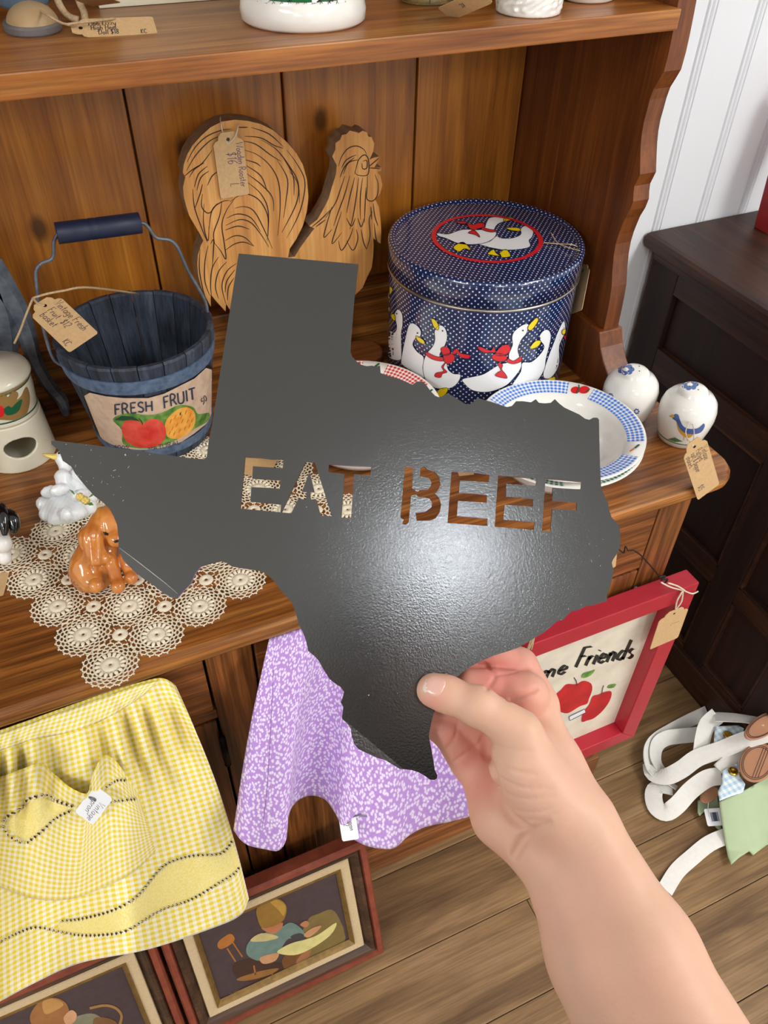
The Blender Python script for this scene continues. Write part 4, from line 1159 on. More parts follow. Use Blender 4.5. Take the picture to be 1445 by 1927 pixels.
arcs = [[(105,345),(150,260),(220,190),(310,150),(380,140)],[(100,400),(160,300),(250,210),(330,180)],[(118,440),(150,390),(200,350),(260,270)],[(85,435),(140,390),(210,350)],
 [(420,130),(480,130)],[(460,185),(560,195),(640,240),(700,260)],[(500,130),(610,170),(700,250)],[(455,215),(530,235),(620,300),(685,340)],[(560,205),(660,270),(750,390),(790,470),(800,600)],
 [(460,270),(540,300),(620,370),(670,470),(680,620),(665,800)],[(465,330),(530,350),(560,372)],[(470,365),(560,430),(600,525)],[(465,410),(560,480),(630,560),(640,650)],[(480,470),(560,540),(605,640),(605,800)],
 [(720,270),(780,350),(830,450),(825,560),(790,680),(720,815)],[(700,320),(760,430),(765,550)],[(735,400),(790,480),(780,600),(690,780)],[(660,330),(725,450),(715,590),(700,690)],
 [(370,590),(430,550),(490,545),(560,590),(605,690),(600,830)],[(400,630),(460,620),(520,650),(580,760),(632,880)],[(350,690),(420,665),(500,690),(560,775)],[(345,735),(430,700),(500,720),(560,790),(610,870)],[(340,765),(420,740),(490,760)],
 [(340,830),(400,800),(460,810),(515,860)],[(340,890),(400,850),(460,840),(520,865)],[(240,760),(260,640),(320,590),(370,580)],[(320,590),(305,680),(270,780),(275,850)],[(270,840),(310,890),(345,945),(335,850),(320,730),(350,640),(400,570)],
 [(150,500),(175,420),(230,370)],[(165,520),(190,440),(240,400)],[(140,510),(150,620),(190,740),(230,840)],[(200,540),(195,620),(240,660),(290,600)],[(210,600),(205,700),(215,780),(235,830),(240,740)],[(150,640),(185,540),(200,480)],[(230,490),(260,430),(300,400)],
 [(250,850),(270,830),(260,1000)],[(185,880),(180,1000),(200,1120),(225,1200)],[(235,860),(215,960),(215,1080),(245,1170)],[(300,930),(260,1000),(250,1100),(255,1165)],[(350,960),(300,1020),(280,1110),(300,1190)],[(410,970),(350,1020),(320,1110),(345,1220)],[(400,1010),(350,1080),(340,1150)],[(395,1060),(360,1120),(355,1200)],
 [(1040,370),(1060,310),(1100,260),(1150,245),(1195,265),(1215,300)],[(1140,420),(1150,380),(1165,330),(1200,300),(1225,330),(1222,420),(1160,425),(1140,400)],[(1190,340),(1215,335),(1215,380),(1190,385),(1185,350)],[(1230,380),(1300,385)],[(1225,375),(1290,320)],
 [(1220,420),(1218,500),(1215,570),(1250,585),(1280,550),(1285,480),(1265,420)],[(1060,380),(1090,330),(1150,300)],[(1070,420),(1100,350),(1160,330)],[(1050,440),(1080,370),(1140,315)],
 [(1080,430),(1050,520),(1020,600),(960,690)],[(1110,430),(1080,540),(1040,650),(1010,740)],[(1140,440),(1110,560),(1090,660)],[(1165,440),(1150,560),(1130,680),(1110,760)],[(1190,440),(1175,560),(1175,700)],[(1210,500),(1205,600),(1200,720)],[(1000,620),(970,720),(950,810),(1000,760)],[(1060,650),(1030,740),(1000,850),(1060,780)],[(1090,690),(1120,740),(1145,690)],[(1040,830),(1060,890),(1110,810),(1130,750)],[(1090,830),(1130,890),(1160,820),(1150,760)],[(1160,690),(1180,745),(1200,690)],[(1215,880),(1235,800),(1230,700),(1250,650)],[(1260,720),(1275,830),(1300,850)],[(1255,600),(1265,680),(1285,740)],[(1240,620),(1245,700)],[(1180,760),(1195,840),(1215,885)],[(870,750),(930,700),(990,640)],[(900,745),(960,700)]]
for a in arcs: pr.stroke(c4(a), 2.2, M['burn'], 0, smooth=5, taper=True)
pr.build('burnt_lines', roo)
A = ony(*c4([(352, 158)])[0], RY - .006); B = ony(*c4([(402, 557)])[0], RY - .004)
ceye = ony(*c4([(358, 232)])[0], RY - .006)
price_tag('kraft tag reading Wooden Rooster $16 tied to the rooster tail', A, B, ony(*c4([(445, 145)])[0], RY - .006) - A,
          [('Wooden Rooster', .17, .48, .36), ('$16', .3, -.2, .5), ('L', .78, -.2, .46)],
          [[ceye, ony(*c4([(400, 190)])[0], RY - .008), ony(*c4([(418, 130)])[0], RY - .006), ony(*c4([(420, 85)])[0], RY + .012), ony(*c4([(420, 60)])[0], RY + .034)],
           [ceye, ony(*c4([(325, 160)])[0], RY - .003), ony(*c4([(315, 110)])[0], RY - .004), ony(*c4([(310, 75)])[0], RY + .012), ony(*c4([(320, 58)])[0], RY + .034)]], ink='ink_purple', smat='string', sr=.0009)

# ---- navy goose tin
TC = np.array([.568, .912, CT]); TR, TZ = .1335, .207
M['polka'] = polka('navy tin with white dots', S(20, 40, 84), S(214, 222, 232), .0084, .135)
tin = thing('goose_tin', 'round navy polka-dot tin printed with white geese and red bows', 'tin', TC)
m = MB(); m.lathe([(0, .0), (TR - .002, .0), (TR, .003), (TR, .172)], TC, 96)
m.uv = [(u * TR, v) for u, v in m.uv]; m.build('tin_body', M['polka'], tin, smooth=True)
body_m = m
MB().lathe([(TR, .1655), (TR + .0022, .1665), (TR + .0022, .1685), (TR, .1695)], TC, 96).build('rim_seam', M['gold_steel'], tin, smooth=True)
m = MB(); LR = TR + .0022
m.lathe([(TR + .0004, .171), (LR, .171), (LR, .201)], TC, 96); m.uv = [(u * LR, v) for u, v in m.uv]
n0 = len(m.v); m.lathe([(LR, .201), (LR - .001, .205), (LR - .004, .207), (LR - .008, .206), (LR - .011, .2035)], TC, 96)
for i in range(n0, len(m.v)): m.uv[i] = (m.uv[i][0] * LR, m.uv[i][1] + .030)
n0 = len(m.v); m.lathe([(LR - .011, .2035), (LR - .016, .203), (.06, .2045), (.0, .2045)], TC, 96)
for i in range(n0, len(m.v)): m.uv[i] = (m.v[i][0], m.v[i][1])
m.build('lid', M['polka'], tin, smooth=True)
lid_m = m
def c5t(l): return [(640 + x / 2.949, 360 + y / 2.949) for x, y in l]
pr = Print(bvh_proj(body_m.bvh()), eps=.00018, maxlen=7)
M['ink_navy'] = plain('navy print outline', S(14, 22, 44), .3)
W_, Yl, Rd, Nv = M['white'], M['yellow'], M['red'], M['ink_navy']
def pair(l, mat, lay, outline=True, new=None):
    if new and pr.m.f: pr.flush('goose_print', tin)
    pts = c5t(l); pts = [tuple(p) for p in smoothpath(pts, 4, True)]
    pr.poly(pts, mat, lay)
    if outline: pr.stroke(pts, .9, Nv, lay + 1, closed=True)
pair([(320,655),(345,680),(348,740),(340,790),(342,900),(335,935),(300,935),(270,915),(259,850),(262,790),(275,770),(300,785),(315,760),(310,720),(300,690)], W_, 0)
pair([(300,680),(283,690),(300,718),(310,700)], Yl, 1)
pr.flush('goose_print', tin); pair([(277,530),(292,540),(288,560),(276,572)], Yl, 1)
pair([(268,575),(276,570),(276,640),(272,700),(264,700)], W_, 0, new=1)
pair([(430,745),(450,775),(445,805),(420,815),(405,850),(430,890),(465,920),(460,980),(470,1035),(420,1010),(350,965),(340,940),(350,880),(365,810),(380,750),(400,730)], W_, 2, new=1)
pair([(425,800),(465,825),(470,848),(445,838),(425,818)], Yl, 3)
pair([(550,742),(575,748),(592,775),(595,815),(580,860),(560,890),(555,915),(590,945),(600,985),(630,1010),(668,1015),(660,1050),(625,1085),(570,1095),(520,1085),(480,1050),(463,1000),(465,945),(485,895),(515,860),(528,820),(525,785),(530,765)], W_, 4, new=1)
pair([(510,705),(530,712),(550,745),(545,768),(525,755),(512,725)], Yl, 5)
pair([(483,890),(530,912),(575,920),(572,940),(520,932),(482,908)], Rd, 6)
pair([(560,870),(590,858),(612,880),(605,905),(575,905)], Rd, 7); pair([(580,905),(630,900),(635,935),(600,955),(575,935)], Rd, 7)
pair([(625,890),(650,868),(670,895),(720,905),(712,925),(670,918),(650,895),(632,905)], Rd, 7); pair([(590,945),(575,975),(595,1000),(570,1010),(560,1030),(528,1025),(535,1005),(575,995),(565,970)], Rd, 7)
pair([(540,1110),(560,1092),(598,1090),(590,1120),(560,1140),(540,1130)], Yl, 5)
pair([(1215,760),(1240,720),(1250,760),(1240,800),(1215,860),(1215,950),(1190,1010),(1155,1040),(1125,1020),(1150,930),(1180,850)], W_, 0, new=1)
pair([(1230,770),(1250,765),(1245,790),(1230,790)], Yl, 2); pair([(1238,805),(1252,800),(1248,825)], Rd, 2)
pair([(1150,1045),(1185,1030),(1188,1050),(1160,1062)], Yl, 2, False)
pair([(1105,800),(1130,770),(1155,770),(1168,800),(1160,850),(1140,930),(1130,990),(1080,1060),(1000,1070),(950,1080),(1000,1000),(1010,950),(1060,945),(1110,900),(1130,860),(1110,828)], W_, 2, new=1)
pair([(1110,828),(1080,830),(1050,870),(1080,868),(1105,850)], Yl, 3)
pair([(1042,735),(1010,740),(965,775),(952,810),(955,850),(935,900),(930,945),(880,960),(800,1010),(745,1025),(680,1040),(690,1065),(730,1100),(790,1112),(850,1105),(920,1075),(965,1030),(1000,980),(1003,945),(990,905),(985,870),(1005,820),(1030,790),(1038,765)], W_, 4, new=1)
pair([(1085,700),(1095,718),(1060,768),(1038,760),(1045,740)], Yl, 5)
pair([(930,925),(960,938),(1000,915),(1002,940),(960,955),(925,945)], Rd, 6)
pair([(860,900),(895,855),(935,850),(940,885),(900,910)], Rd, 7); pair([(845,905),(880,895),(925,915),(910,938),(870,940),(845,925)], Rd, 7)
pair([(860,890),(850,855),(835,880),(775,858),(765,870),(800,892),(835,890)], Rd, 7); pair([(880,945),(900,960),(895,985),(915,1010),(922,1035),(860,1020),(875,1000),(890,990),(875,960)], Rd, 7)
pr.flush('goose_print', tin)
for x, y in ((570, 772), (1012, 770), (432, 785), (1105, 812), (318, 678)): pr.ell(*c5t([(x, y)])[0], 1.6, 1.6, Nv, 6, n=8)
pr.build('goose_eyes', tin)['kind'] = 'stuff'
pr = Print(bvh_proj(lid_m.bvh()), eps=.0002, maxlen=7)
cc = onz(*c5t([(815, 258)])[0], CT + .2045); ra = np.linalg.norm(onz(*c5t([(1125, 270)])[0], CT + .2045) - cc); rb = ra * .92
ringp = Print(lambda x, y: (np.array([cc[0] + x, cc[1] + y, CT + .2048]), np.array([0, 0, 1.0])), eps=.0002, maxlen=.02)
ringp.stroke([((ra + rb) / 2 * math.cos(a), (ra + rb) / 2 * math.sin(a)) for a in np.linspace(0, 2 * math.pi, 61)[:-1]], ra - rb, Rd, 0, closed=True)
ringp.build('red_ring', tin)
pair([(1000,215),(1020,195),(1055,200),(1072,225),(1065,255),(1048,275),(1055,305),(1020,320),(930,328),(850,318),(800,305),(770,295),(830,280),(868,250),(890,262),(950,262),(990,250),(1005,235)], W_, 1)
pair([(922,205),(985,205),(1000,222),(950,220)], Yl, 2)
pair([(540,235),(600,240),(680,215),(790,215),(810,180),(830,150),(880,145),(915,150),(912,170),(885,178),(865,195),(855,220),(868,235),(850,265),(800,290),(720,298),(650,290),(590,265),(545,250)], W_, 2, new=1)
pair([(912,150),(940,147),(965,155),(940,165),(908,170)], Yl, 3)
pair([(628,315),(660,290),(690,288),(725,330),(690,320),(660,338)], Yl, 2); pair([(818,350),(850,325),(865,345),(885,362),(850,358)], Yl, 2); pair([(885,345),(920,325),(945,362),(900,370),(890,355)], Yl, 2)
pair([(705,180),(740,190),(760,180),(795,180),(800,200),(770,210),(740,220),(715,205)], Rd, 4); pair([(790,205),(830,215),(860,220),(855,230),(820,228),(785,215)], Rd, 4)
pair([(700,182),(660,184),(640,168),(660,172),(695,170)], Rd, 4); pair([(740,220),(710,235),(750,245),(775,260),(765,240)], Rd, 4)
pr.build('lid_print', tin, label='two geese inside a red ring on the lid')
A = TC + np.array([TR + .008, -.03, .175]); A = dep(1099, 500, cdep(A)); B = dep(1082, 588, cdep(A) + .004)
tk = onz(*c5t([(1215, 292)])[0], CT + .207)
price_tag('kraft tag hanging down the right side of the goose tin', A, B, dep(1110, 506, cdep(A) - .022) - A, [],
          [[onz(*c5t([(1130, 285)])[0], CT + .2065), tk, onz(*c5t([(1300, 300)])[0], CT + .209), dep(1100, 478, cdep(A) - .002), A + np.array([0, 0, -.006])],
           [onz(*c5t([(1170, 230)])[0], CT + .208), tk, onz(*c5t([(1330, 330)])[0], CT + .209)]], smat='twine', sr=.0008)

# ---- gingham bowls
M['g_blue'] = gingham('blue gingham glaze', S(62, 122, 212), S(236, 240, 244), .0056, .14, .55, 0)
M['g_red'] = gingham('red gingham glaze', S(204, 44, 44), S(244, 238, 234), .0056, .14, .55, 0)
M['g_green'] = gingham('green gingham glaze', S(26, 104, 76), S(236, 240, 238), .0056, .14, .55, 0)
BP = [(r, z * .86) for r, z in [(0, .004), (.066, .004), (.070, .0), (.074, .0), (.0765, .007), (.081, .020), (.084, .034), (.086, .040), (.109, .0478), (.1098, .0492), (.1085, .0503), (.0845, .0428), (.080, .034), (.070, .018), (.055, .0105), (.0, .009)]]
def bowl(label, c, mat, gaps, group, tomato=None):
    t = thing('gingham_bowl', label, 'bowl', c, group)
    MB().lathe(BP, c, 72).build('bowl_body', M['ceramic'], t, smooth=True)
    gs = sorted(gaps)
    for i in range(len(gs)):
        a, b = gs[i] + .17, gs[(i + 1) % len(gs)] - .17 + (2 * math.pi if i == len(gs) - 1 else 0)
        m = MB(); m.lathe([(.0862, .0434 * .86), (.096, .0464 * .86), (.1066, .0499 * .86)], c, 24, a0=a, a1=b)
        m.uv = [(u * .096, v) for u, v in m.uv]
        for k_ in range(len(m.v)): x, y, z = m.v[k_]; m.v[k_] = (x, y, z + .0004)
        m.build('gingham_border', mat, t, smooth=True)
    if tomato:
        pr = Print(lambda x, y: (np.array([c[0], c[1], c[2] + .0467 * .86 + (math.hypot(x, y) - .097) * .27]) + np.array([x, y, 0]), np.array([0, 0, 1.0])), eps=.0006, maxlen=.02)
        for gi, g in enumerate(gs):
            x, y = .097 * math.cos(g), .097 * math.sin(g)
            if any(abs(((g - q_) + math.pi) % (2 * math.pi) - math.pi) < .1 for q_ in tomato):
                pr.ell(x - .005, y + .003, .0066, .0060, M['red'], 0); pr.ell(x + .005, y - .003, .0074, .0066, M['red'], 1); pr.stroke([(x - .008, y - .004), (x, y + .002), (x + .003, y + .008)], .0018, M['green'], 2); pr.stroke([(x + .004, y - .008), (x + .012, y - .006)], .002, M['green'], 2)
            else:
                pr.stroke([(x - .008, y - .001), (x, y + .0005)], .003, M['orange_dk'], 0, taper=True); pr.stroke([(x, y), (x + .009, y + .003)], .004, M['green'], 1, taper=True)
        pr.build('fruit_motifs', t)
    return t
BB = np.array([.560, .667, CT]); 
g1 = math.atan2(*(onz(1087, 742, CT + .050) - BB)[[1, 0]]); g2 = math.atan2(*(onz(1190, 853, CT + .050) - BB)[[1, 0]])
st = abs(g1 - g2); st = 2 * math.pi / max(3, round(2 * math.pi / st))
gaps = [(g1 + k_ * st) % (2 * math.pi) for k_ in range(int(round(2 * math.pi / st)))]
bowl('green gingham rimmed bowl under the blue gingham bowl', BB, M['g_green'], [(g + .5) % (2 * math.pi) for g in gaps], 'gingham bowls')
bowl('white bowl with blue gingham rim and tomato motifs in front of the tin', BB + np.array([.002, .002, .0085]), M['g_blue'], gaps, 'gingham bowls', tomato=[g1 + 2 * k_ * st for k_ in range(4)])
RB = np.array([.336, .810, CT + .0035])
bowl('green gingham rimmed bowl under the red gingham bowl', RB, M['g_green'], [.2, 1.25, 2.3, 3.35, 4.4, 5.45], 'gingham bowls')
gr = math.atan2(*(onz(706, 690, CT + .052) - RB)[[1, 0]])
bowl('white bowl with red gingham rim half hidden behind the sign', RB + np.array([0, .001, .0085]), M['g_red'], [(gr + k_ * math.pi / 3) % (2 * math.pi) for k_ in range(6)], 'gingham bowls', tomato=[gr + math.pi])

# ---- goose salt and pepper shakers
M['sh_blue'] = plain('blue underglaze', S(66, 98, 160), .25, coat=.3)
M['sh_ochre'] = plain('ochre underglaze', S(206, 156, 50), .25, coat=.3)
M['sh_green'] = plain('soft green underglaze', S(84, 122, 84), .3)
SP = [(0, .0), (.026, .0), (.0285, .002), (.031, .010), (.0345, .025), (.0368, .040), (.0365, .052), (.0335, .063), (.028, .070), (.0215, .0735), (.019, .0755), (.0185, .0785), (.015, .0815), (.008, .083), (.0, .0833)]
def shaker(label, c, prints):
    t = thing('salt_shaker', label, 'shaker', c, 'pair of goose salt and pepper shakers')
    m = MB(); m.lathe([(r * 1.03, z) for r, z in SP], c, 48); m.build('shaker_body', M['ceramic'], t, smooth=True)
    pr = Print(bvh_proj(m.bvh()), eps=.0002, maxlen=5)
    prints(pr, t)
    if pr.m.f: pr.build('painted_motif', t)
    MB().lathe([(.0312, .0095), (.0322, .0095), (.0325, .0115), (.0315, .0115)], c, 40).build('green_line', M['sh_green'], t, smooth=True)
    for k_ in range(3):
        a = 2.1 * k_ + .4
        MB().lathe([(0, .0832), (.0009, .0832), (.0009, .0837), (0, .0837)], c + np.array([.007 * math.cos(a), .007 * math.sin(a), 0]), 8).build('pour_hole', M['black'], t)
    return t
def c6s(l): return [(820 + x / 2.312, 640 + y / 2.312) for x, y in l]
def flower(pr, x, y, s, sq=.6):
    for k_ in range(7):
        a = 2 * math.pi * k_ / 7; pr.ell(x + s * math.cos(a), y + s * sq * math.sin(a), s * .48, s * .40, M['sh_blue'], 0, n=10)
    pr.ell(x, y, s * .45, s * .33, M['ceramic'], 1, n=10)
def prR(pr, t):
    pr.poly(c6s([(1040,322),(1055,325),(1062,345),(1075,372),(1100,385),(1140,382),(1165,362),(1168,378),(1150,402),(1110,410),(1080,402),(1058,380),(1045,352),(1030,340)]), M['sh_blue'], 1, smooth=True)
    pr.poly(c6s([(1047,352),(1060,382),(1085,404),(1118,410),(1100,425),(1075,415),(1055,390)]), M['sh_ochre'], 2, smooth=True)
    pr.poly(c6s([(1015,330),(1032,322),(1040,334),(1030,338)]), M['sh_ochre'], 2)
    pr.poly(c6s([(1010,430),(1040,422),(1075,440),(1040,442)]), M['sh_green'], 2); pr.stroke(c6s([(1080, 415), (1078, 435)]), 1.3, M['sh_ochre'], 2); pr.stroke(c6s([(1095, 418), (1094, 438)]), 1.3, M['sh_ochre'], 2)
    pr.flush('painted_goose', t); flower(pr, *c6s([(1105, 194)])[0], 11)
def prL(pr, t):
    flower(pr, *c6s([(827, 128)])[0], 11); pr.flush('painted_motif', t); flower(pr, *c6s([(873, 310)])[0], 4, 1.0); pr.flush('painted_motif', t); flower(pr, *c6s([(760, 243)])[0], 4, 1.0)
SR = np.array([.748, .640, CT]); SL = np.array([.703, .707, CT])
shaker('white ceramic shaker with blue goose at the counter corner', SR, prR)
shaker('white ceramic shaker behind the bowl, nearer the hutch side', SL, prL)
TY = .538
A, B = ony(1303, 829, TY + .004), ony(1333, 926, TY)
sA = ony(*c6s([(1118, 462)])[0], TY + .002)
sh = SR + np.array([.0, -.02, .078])
price_tag('kraft tag reading Vintage Pottery hanging off the counter corner', A, B, ony(1328, 822, TY + .004) - A,
          [('Vintage', .2, .42, .40), ('Pottery', .18, -.02, .38), ('salt & pepper', .18, -.44, .36), ('shakers', .18, -.86, .36), ('$15', .78, -.7, .38)],
          [[sA, dep(1290, 815, cdep(sA) + .012), dep(1299, 790, cdep(SR) - .05), dep(1310, 765, cdep(SR) - .048), dep(1318, 742, cdep(SR) - .035), dep(1322, 733, cdep(SR) - .028)],
           [sA, dep(1306, 815, cdep(sA) + .012), dep(1304, 795, cdep(SR) - .05), dep(1313, 765, cdep(SR) - .047), dep(1324, 738, cdep(SR) - .03)]], smat='string', sr=.0007)
# ---- cream two-tier warmer jar at the left
JC = np.array([-.096, .960, CT])
jar = thing('ceramic_jar', 'cream ceramic lidded warmer jar with oval opening at the left', 'jar', JC)
to_cam = unit(np.array([CAM[0] - JC[0], CAM[1] - JC[1], 0]))
oc = dep(38, 840, cdep(JC + to_cam * .044 + np.array([0, 0, .03])))
od = unit((oc - JC) * np.array([1, 1, 0])); orr = np.array([-od[1], od[0], 0])
def jar_sdf(p):
    q = p - JC; r = np.hypot(q[:, 0], q[:, 1]); z = q[:, 2]
    R = .0465 - .004 * np.clip(z / .07, 0, 1)
    out = np.maximum(r - R, np.abs(z - .034) - .034)
    inn = np.maximum(r - R + .0045, np.abs(z - .034) - .029)
    d = np.maximum(out, -inn)
    e = p - oc; u = e @ orr; w = e[:, 2]
    hole = np.maximum((np.hypot(u / .020, w / .0145) - 1) * .0145, -(q @ od))
    return np.maximum(d, -hole)
lo = JC - np.array([.052, .052, .004]); hi = JC + np.array([.052, .052, .074])
sdf_object('base_tier', jar_sdf, lo, hi, .0013, M['cream'], jar)
m = MB(); m.lathe([(.0, .069), (.0405, .069), (.0425, .071), (.0405, .074), (.0415, .078), (.0435, .100), (.0435, .118), (.042, .121)], JC, 48)
m.build('upper_tier', M['cream'], jar, smooth=True); up_m = m
m = MB(); m.lathe([(.041, .121), (.0465, .122), (.047, .125), (.044, .130), (.032, .137), (.016, .141), (.012, .142), (.010, .146), (.014, .151), (.013, .157), (.007, .160), (.0, .1605)], JC, 48)
m.build('lid', M['cream'], jar, smooth=True)
M['gold_br'] = plain('tan brown underglaze', S(150, 116, 66), .3)
pr = Print(bvh_proj(up_m.bvh()), eps=.0002, maxlen=5)
def c9(l): return [(x / 5.07, 520 + y / 5.07) for x, y in l]
pr.poly(c9([(10,1105),(50,1115),(75,1150),(105,1105),(160,1100),(175,1135),(160,1175),(200,1140),(240,1060),(265,1070),(285,1150),(275,1250),(240,1330),(150,1370),(40,1370),(-20,1350),(-30,1200)]), M['gold_br'], 0, smooth=True)
pr.poly(c9([(35,1270),(80,1235),(110,1250),(150,1210),(205,1170),(200,1230),(170,1290),(110,1320),(60,1320)]), M['green'], 1, smooth=True)
pr.poly(c9([(-20,1240),(20,1240),(45,1290),(20,1340),(-20,1330)]), M['red'], 1, smooth=True)
pr.build('goose_motif', jar)
for z0, z1, mt in ((.117, .1195, 'gold_br'), (.1155, .1168, 'green'), (.0755, .0775, 'green')):
    r = .0437 if z0 > .1 else .0417
    MB().lathe([(r - .001, z0), (r, z0), (r, z1), (r - .001, z1)], JC, 48).build('band', M[mt], jar, smooth=True)

# ---- galvanised piece with tapering arms behind the jar
def strip(path, wd, th):
    """flat bar along a path in the plane facing the room"""
    P = resample(smoothpath(path, 6), 22); m = MB(); vs_ = []
    for i, p in enumerate(P):
        t = unit(P[min(i + 1, 21)] - P[max(i - 1, 0)]); s = unit(np.cross(t, np.array([0, 1.0, 0])))
        w = np.interp(i / 21, [0, .25, .6, .9, 1], wd) / 2
        vs_ += [p - s * w, p - np.array([0, th, 0]) - s * w * .5, p - np.array([0, th, 0]) + s * w * .5, p + s * w, p + np.array([0, th * .6, 0])]
    fs = [tuple(range(5))[::-1], tuple(105 + k_ for k_ in range(5))] + [(i * 5 + k_, i * 5 + (k_ + 1) % 5, (i + 1) * 5 + (k_ + 1) % 5, (i + 1) * 5 + k_) for i in range(21) for k_ in range(5)]
    m.add(vs_, fs); return m
gv = thing('galvanized_ornament', 'grey galvanized metal ornament with tapering arms behind the cream jar', 'ornament', (-.06, 1.015, CT))
g = [ony(x, y, 1.020) for x, y in [(-26, 500), (8, 548), (34, 590), (52, 635), (66, 680), (92, 725), (116, 752), (120, 764)]]
g[-1] = np.array([g[-1][0], 1.0, g[-1][2]])
a1 = strip(g, [.04, .030, .019, .017, .010], .006).build('arm', M['galv'], gv, smooth=False)
g = [ony(x, y, 1.020) for x, y in [(-30, 520), (-12, 560), (4, 610), (10, 660), (8, 720), (2, 800)]]
strip(g, [.04, .036, .028, .024, .018], .006).build('arm', M['galv'], gv)
g = [ony(x, y, 1.018) for x, y in [(-30, 500), (-70, 560), (-100, 640), (-120, 740)]]
strip(g, [.04, .030, .019, .017, .010], .006).build('arm', M['galv'], gv)
bx = ony(-30, 800, 1.015)
MB().box(-.105, -.055, 1.011, 1.05, CT, CT + .014).build('foot_plate', M['galv'], gv, bevel=.003)
MB().tube([(-.08, 1.026, CT + .01), (-.078, 1.024, CT + .1), (-.075, 1.020, 1.03)], .005, 8).build('post', M['galv'], gv, smooth=True)

# ---- glazed figurines (one continuous body each)
def figurine(name, label, base_px, mats, build_fn, h=.0012, box=None, cat='figurine', zf=None):
    zf = zf if zf is not None else CT + .0022
    B = onz(base_px[0], base_px[1], zf); D = cdep(B); s = D / FPX
    W = lambda x, y, dd=0.0: dep(x, y, D + dd)
    fn0 = build_fn(W, s)
    fn = lambda p: np.maximum(fn0(p), zf - p[:, 2])
    t = thing(name, label, cat, B)
    lo, hi = box(W)
    o, m = sdf_object('glazed_body', fn, lo, hi, h, mats, t)
    return t, m, W, s, o
def bbox(W, pts, pad):
    P = np.array([W(*p) for p in pts]); return P.min(0) - pad, P.max(0) + pad
def glaze2(name, a, b, rough=.12, scale=60, stretch=(1, 1, .25)):
    m, nt, bs = _nt(name); _set(bs, rough, 0, .5, .6, .05)
    tc = _n(nt, 'ShaderNodeTexCoord'); mp = _n(nt, 'ShaderNodeMapping'); mp.inputs['Scale'].default_value = stretch; nt.links.new(tc.outputs['Object'], mp.inputs[0])
    n = _noise(nt, mp.outputs[0], scale, 4); f = _ramp(nt, n.outputs[0], [(.35, (0, 0, 0, 1)), (.65, (1, 1, 1, 1))])
    nt.links.new(_mix(nt, f, a, b), bs.inputs['Base Color']); return m
M['spaniel'] = glaze2('honey brown glaze', S(216, 142, 68), S(188, 108, 44))
def dog(W, s):
    def fn(p):
        d = cone(p, W(180, 1062, .012), W(176, 1084, .01), 30 * s, 38 * s)
        d = smin(d, ball(p, W(156, 1078, .004), 27 * s), .005)
        d = smin(d, cone(p, W(205, 1020, .006), W(200, 1062, .0), 20 * s, 22 * s), .006)
        hd = ellip(p, W(212, 990, -.002), np.array([38, 36, 42]) * s)
        hd = smin(hd, cone(p, W(213, 966, .004), W(218, 1015, -.022), 22 * s, 15 * s), .006)
        d = smin(d, hd, .004)
        d = smin(d, cone(p, W(200, 985, .004), W(166, 1062, -.004), 26 * s, 33 * s), .004)
        d = smin(d, cone(p, W(160, 1075, -.006), W(172, 1094, -.012), 28 * s, 22 * s), .004)
        ear = smin(cone(p, W(192, 968, -.010), W(172, 1012, -.022), 14 * s, 22 * s), cone(p, W(172, 1012, -.022), W(180, 1052, -.026), 22 * s, 14 * s), .006)
        ear2 = smin(cone(p, W(238, 968, -.004), W(256, 1010, -.008), 12 * s, 17 * s), cone(p, W(256, 1010, -.008), W(252, 1052, -.010), 17 * s, 13 * s), .006)
        ear = smin(ear, cone(p, W(180, 1022, -.014), W(196, 1052, -.020), 14 * s, 10 * s), .005)
        d = smin(d, ear, .0025); d = smin(d, ear2, .0025)
        for a, b in (((208, 1055, -.012), (222, 1100, -.020)), ((234, 1050, -.004), (246, 1084, -.008))):
            d = smin(d, cone(p, W(*a), W(*b), 12 * s, 11 * s), .004)
        d = smin(d, ball(p, W(222, 1104, -.024), 13 * s), .003)
        d = smin(d, ball(p, W(180, 1102, -.030), 14 * s), .004)
        d = smin(d, ball(p, W(247, 1088, -.014), 12 * s), .003)
        q = W(150, 1000); u = (p - q) @ RM[0]
        return d + .00045 * np.sin(u / s * .55) * np.clip(1 - np.abs(ear) / .008, 0, 1)      # combed fur on the ears
    return fn
t, dm, W, s, o = figurine('dog_figurine', 'glossy honey brown seated spaniel figurine on the lace doily', (190, 1112), M['spaniel'], dog, box=lambda W: bbox(W, [(120, 940, .05), (280, 940, -.05), (120, 1130, .05), (280, 1130, -.06)], .008))
pr = Print(bvh_proj(dm.bvh()), eps=.0003, maxlen=3)
pr.poly([(193, 1001), (199, 1001), (205, 1004), (204, 1008), (197, 1007)], M['black'], 0); pr.flush('eye', t)
pr.poly([(213, 1018), (222, 1015), (226, 1019), (216, 1022)], M['black'], 0); pr.build('nose', t)

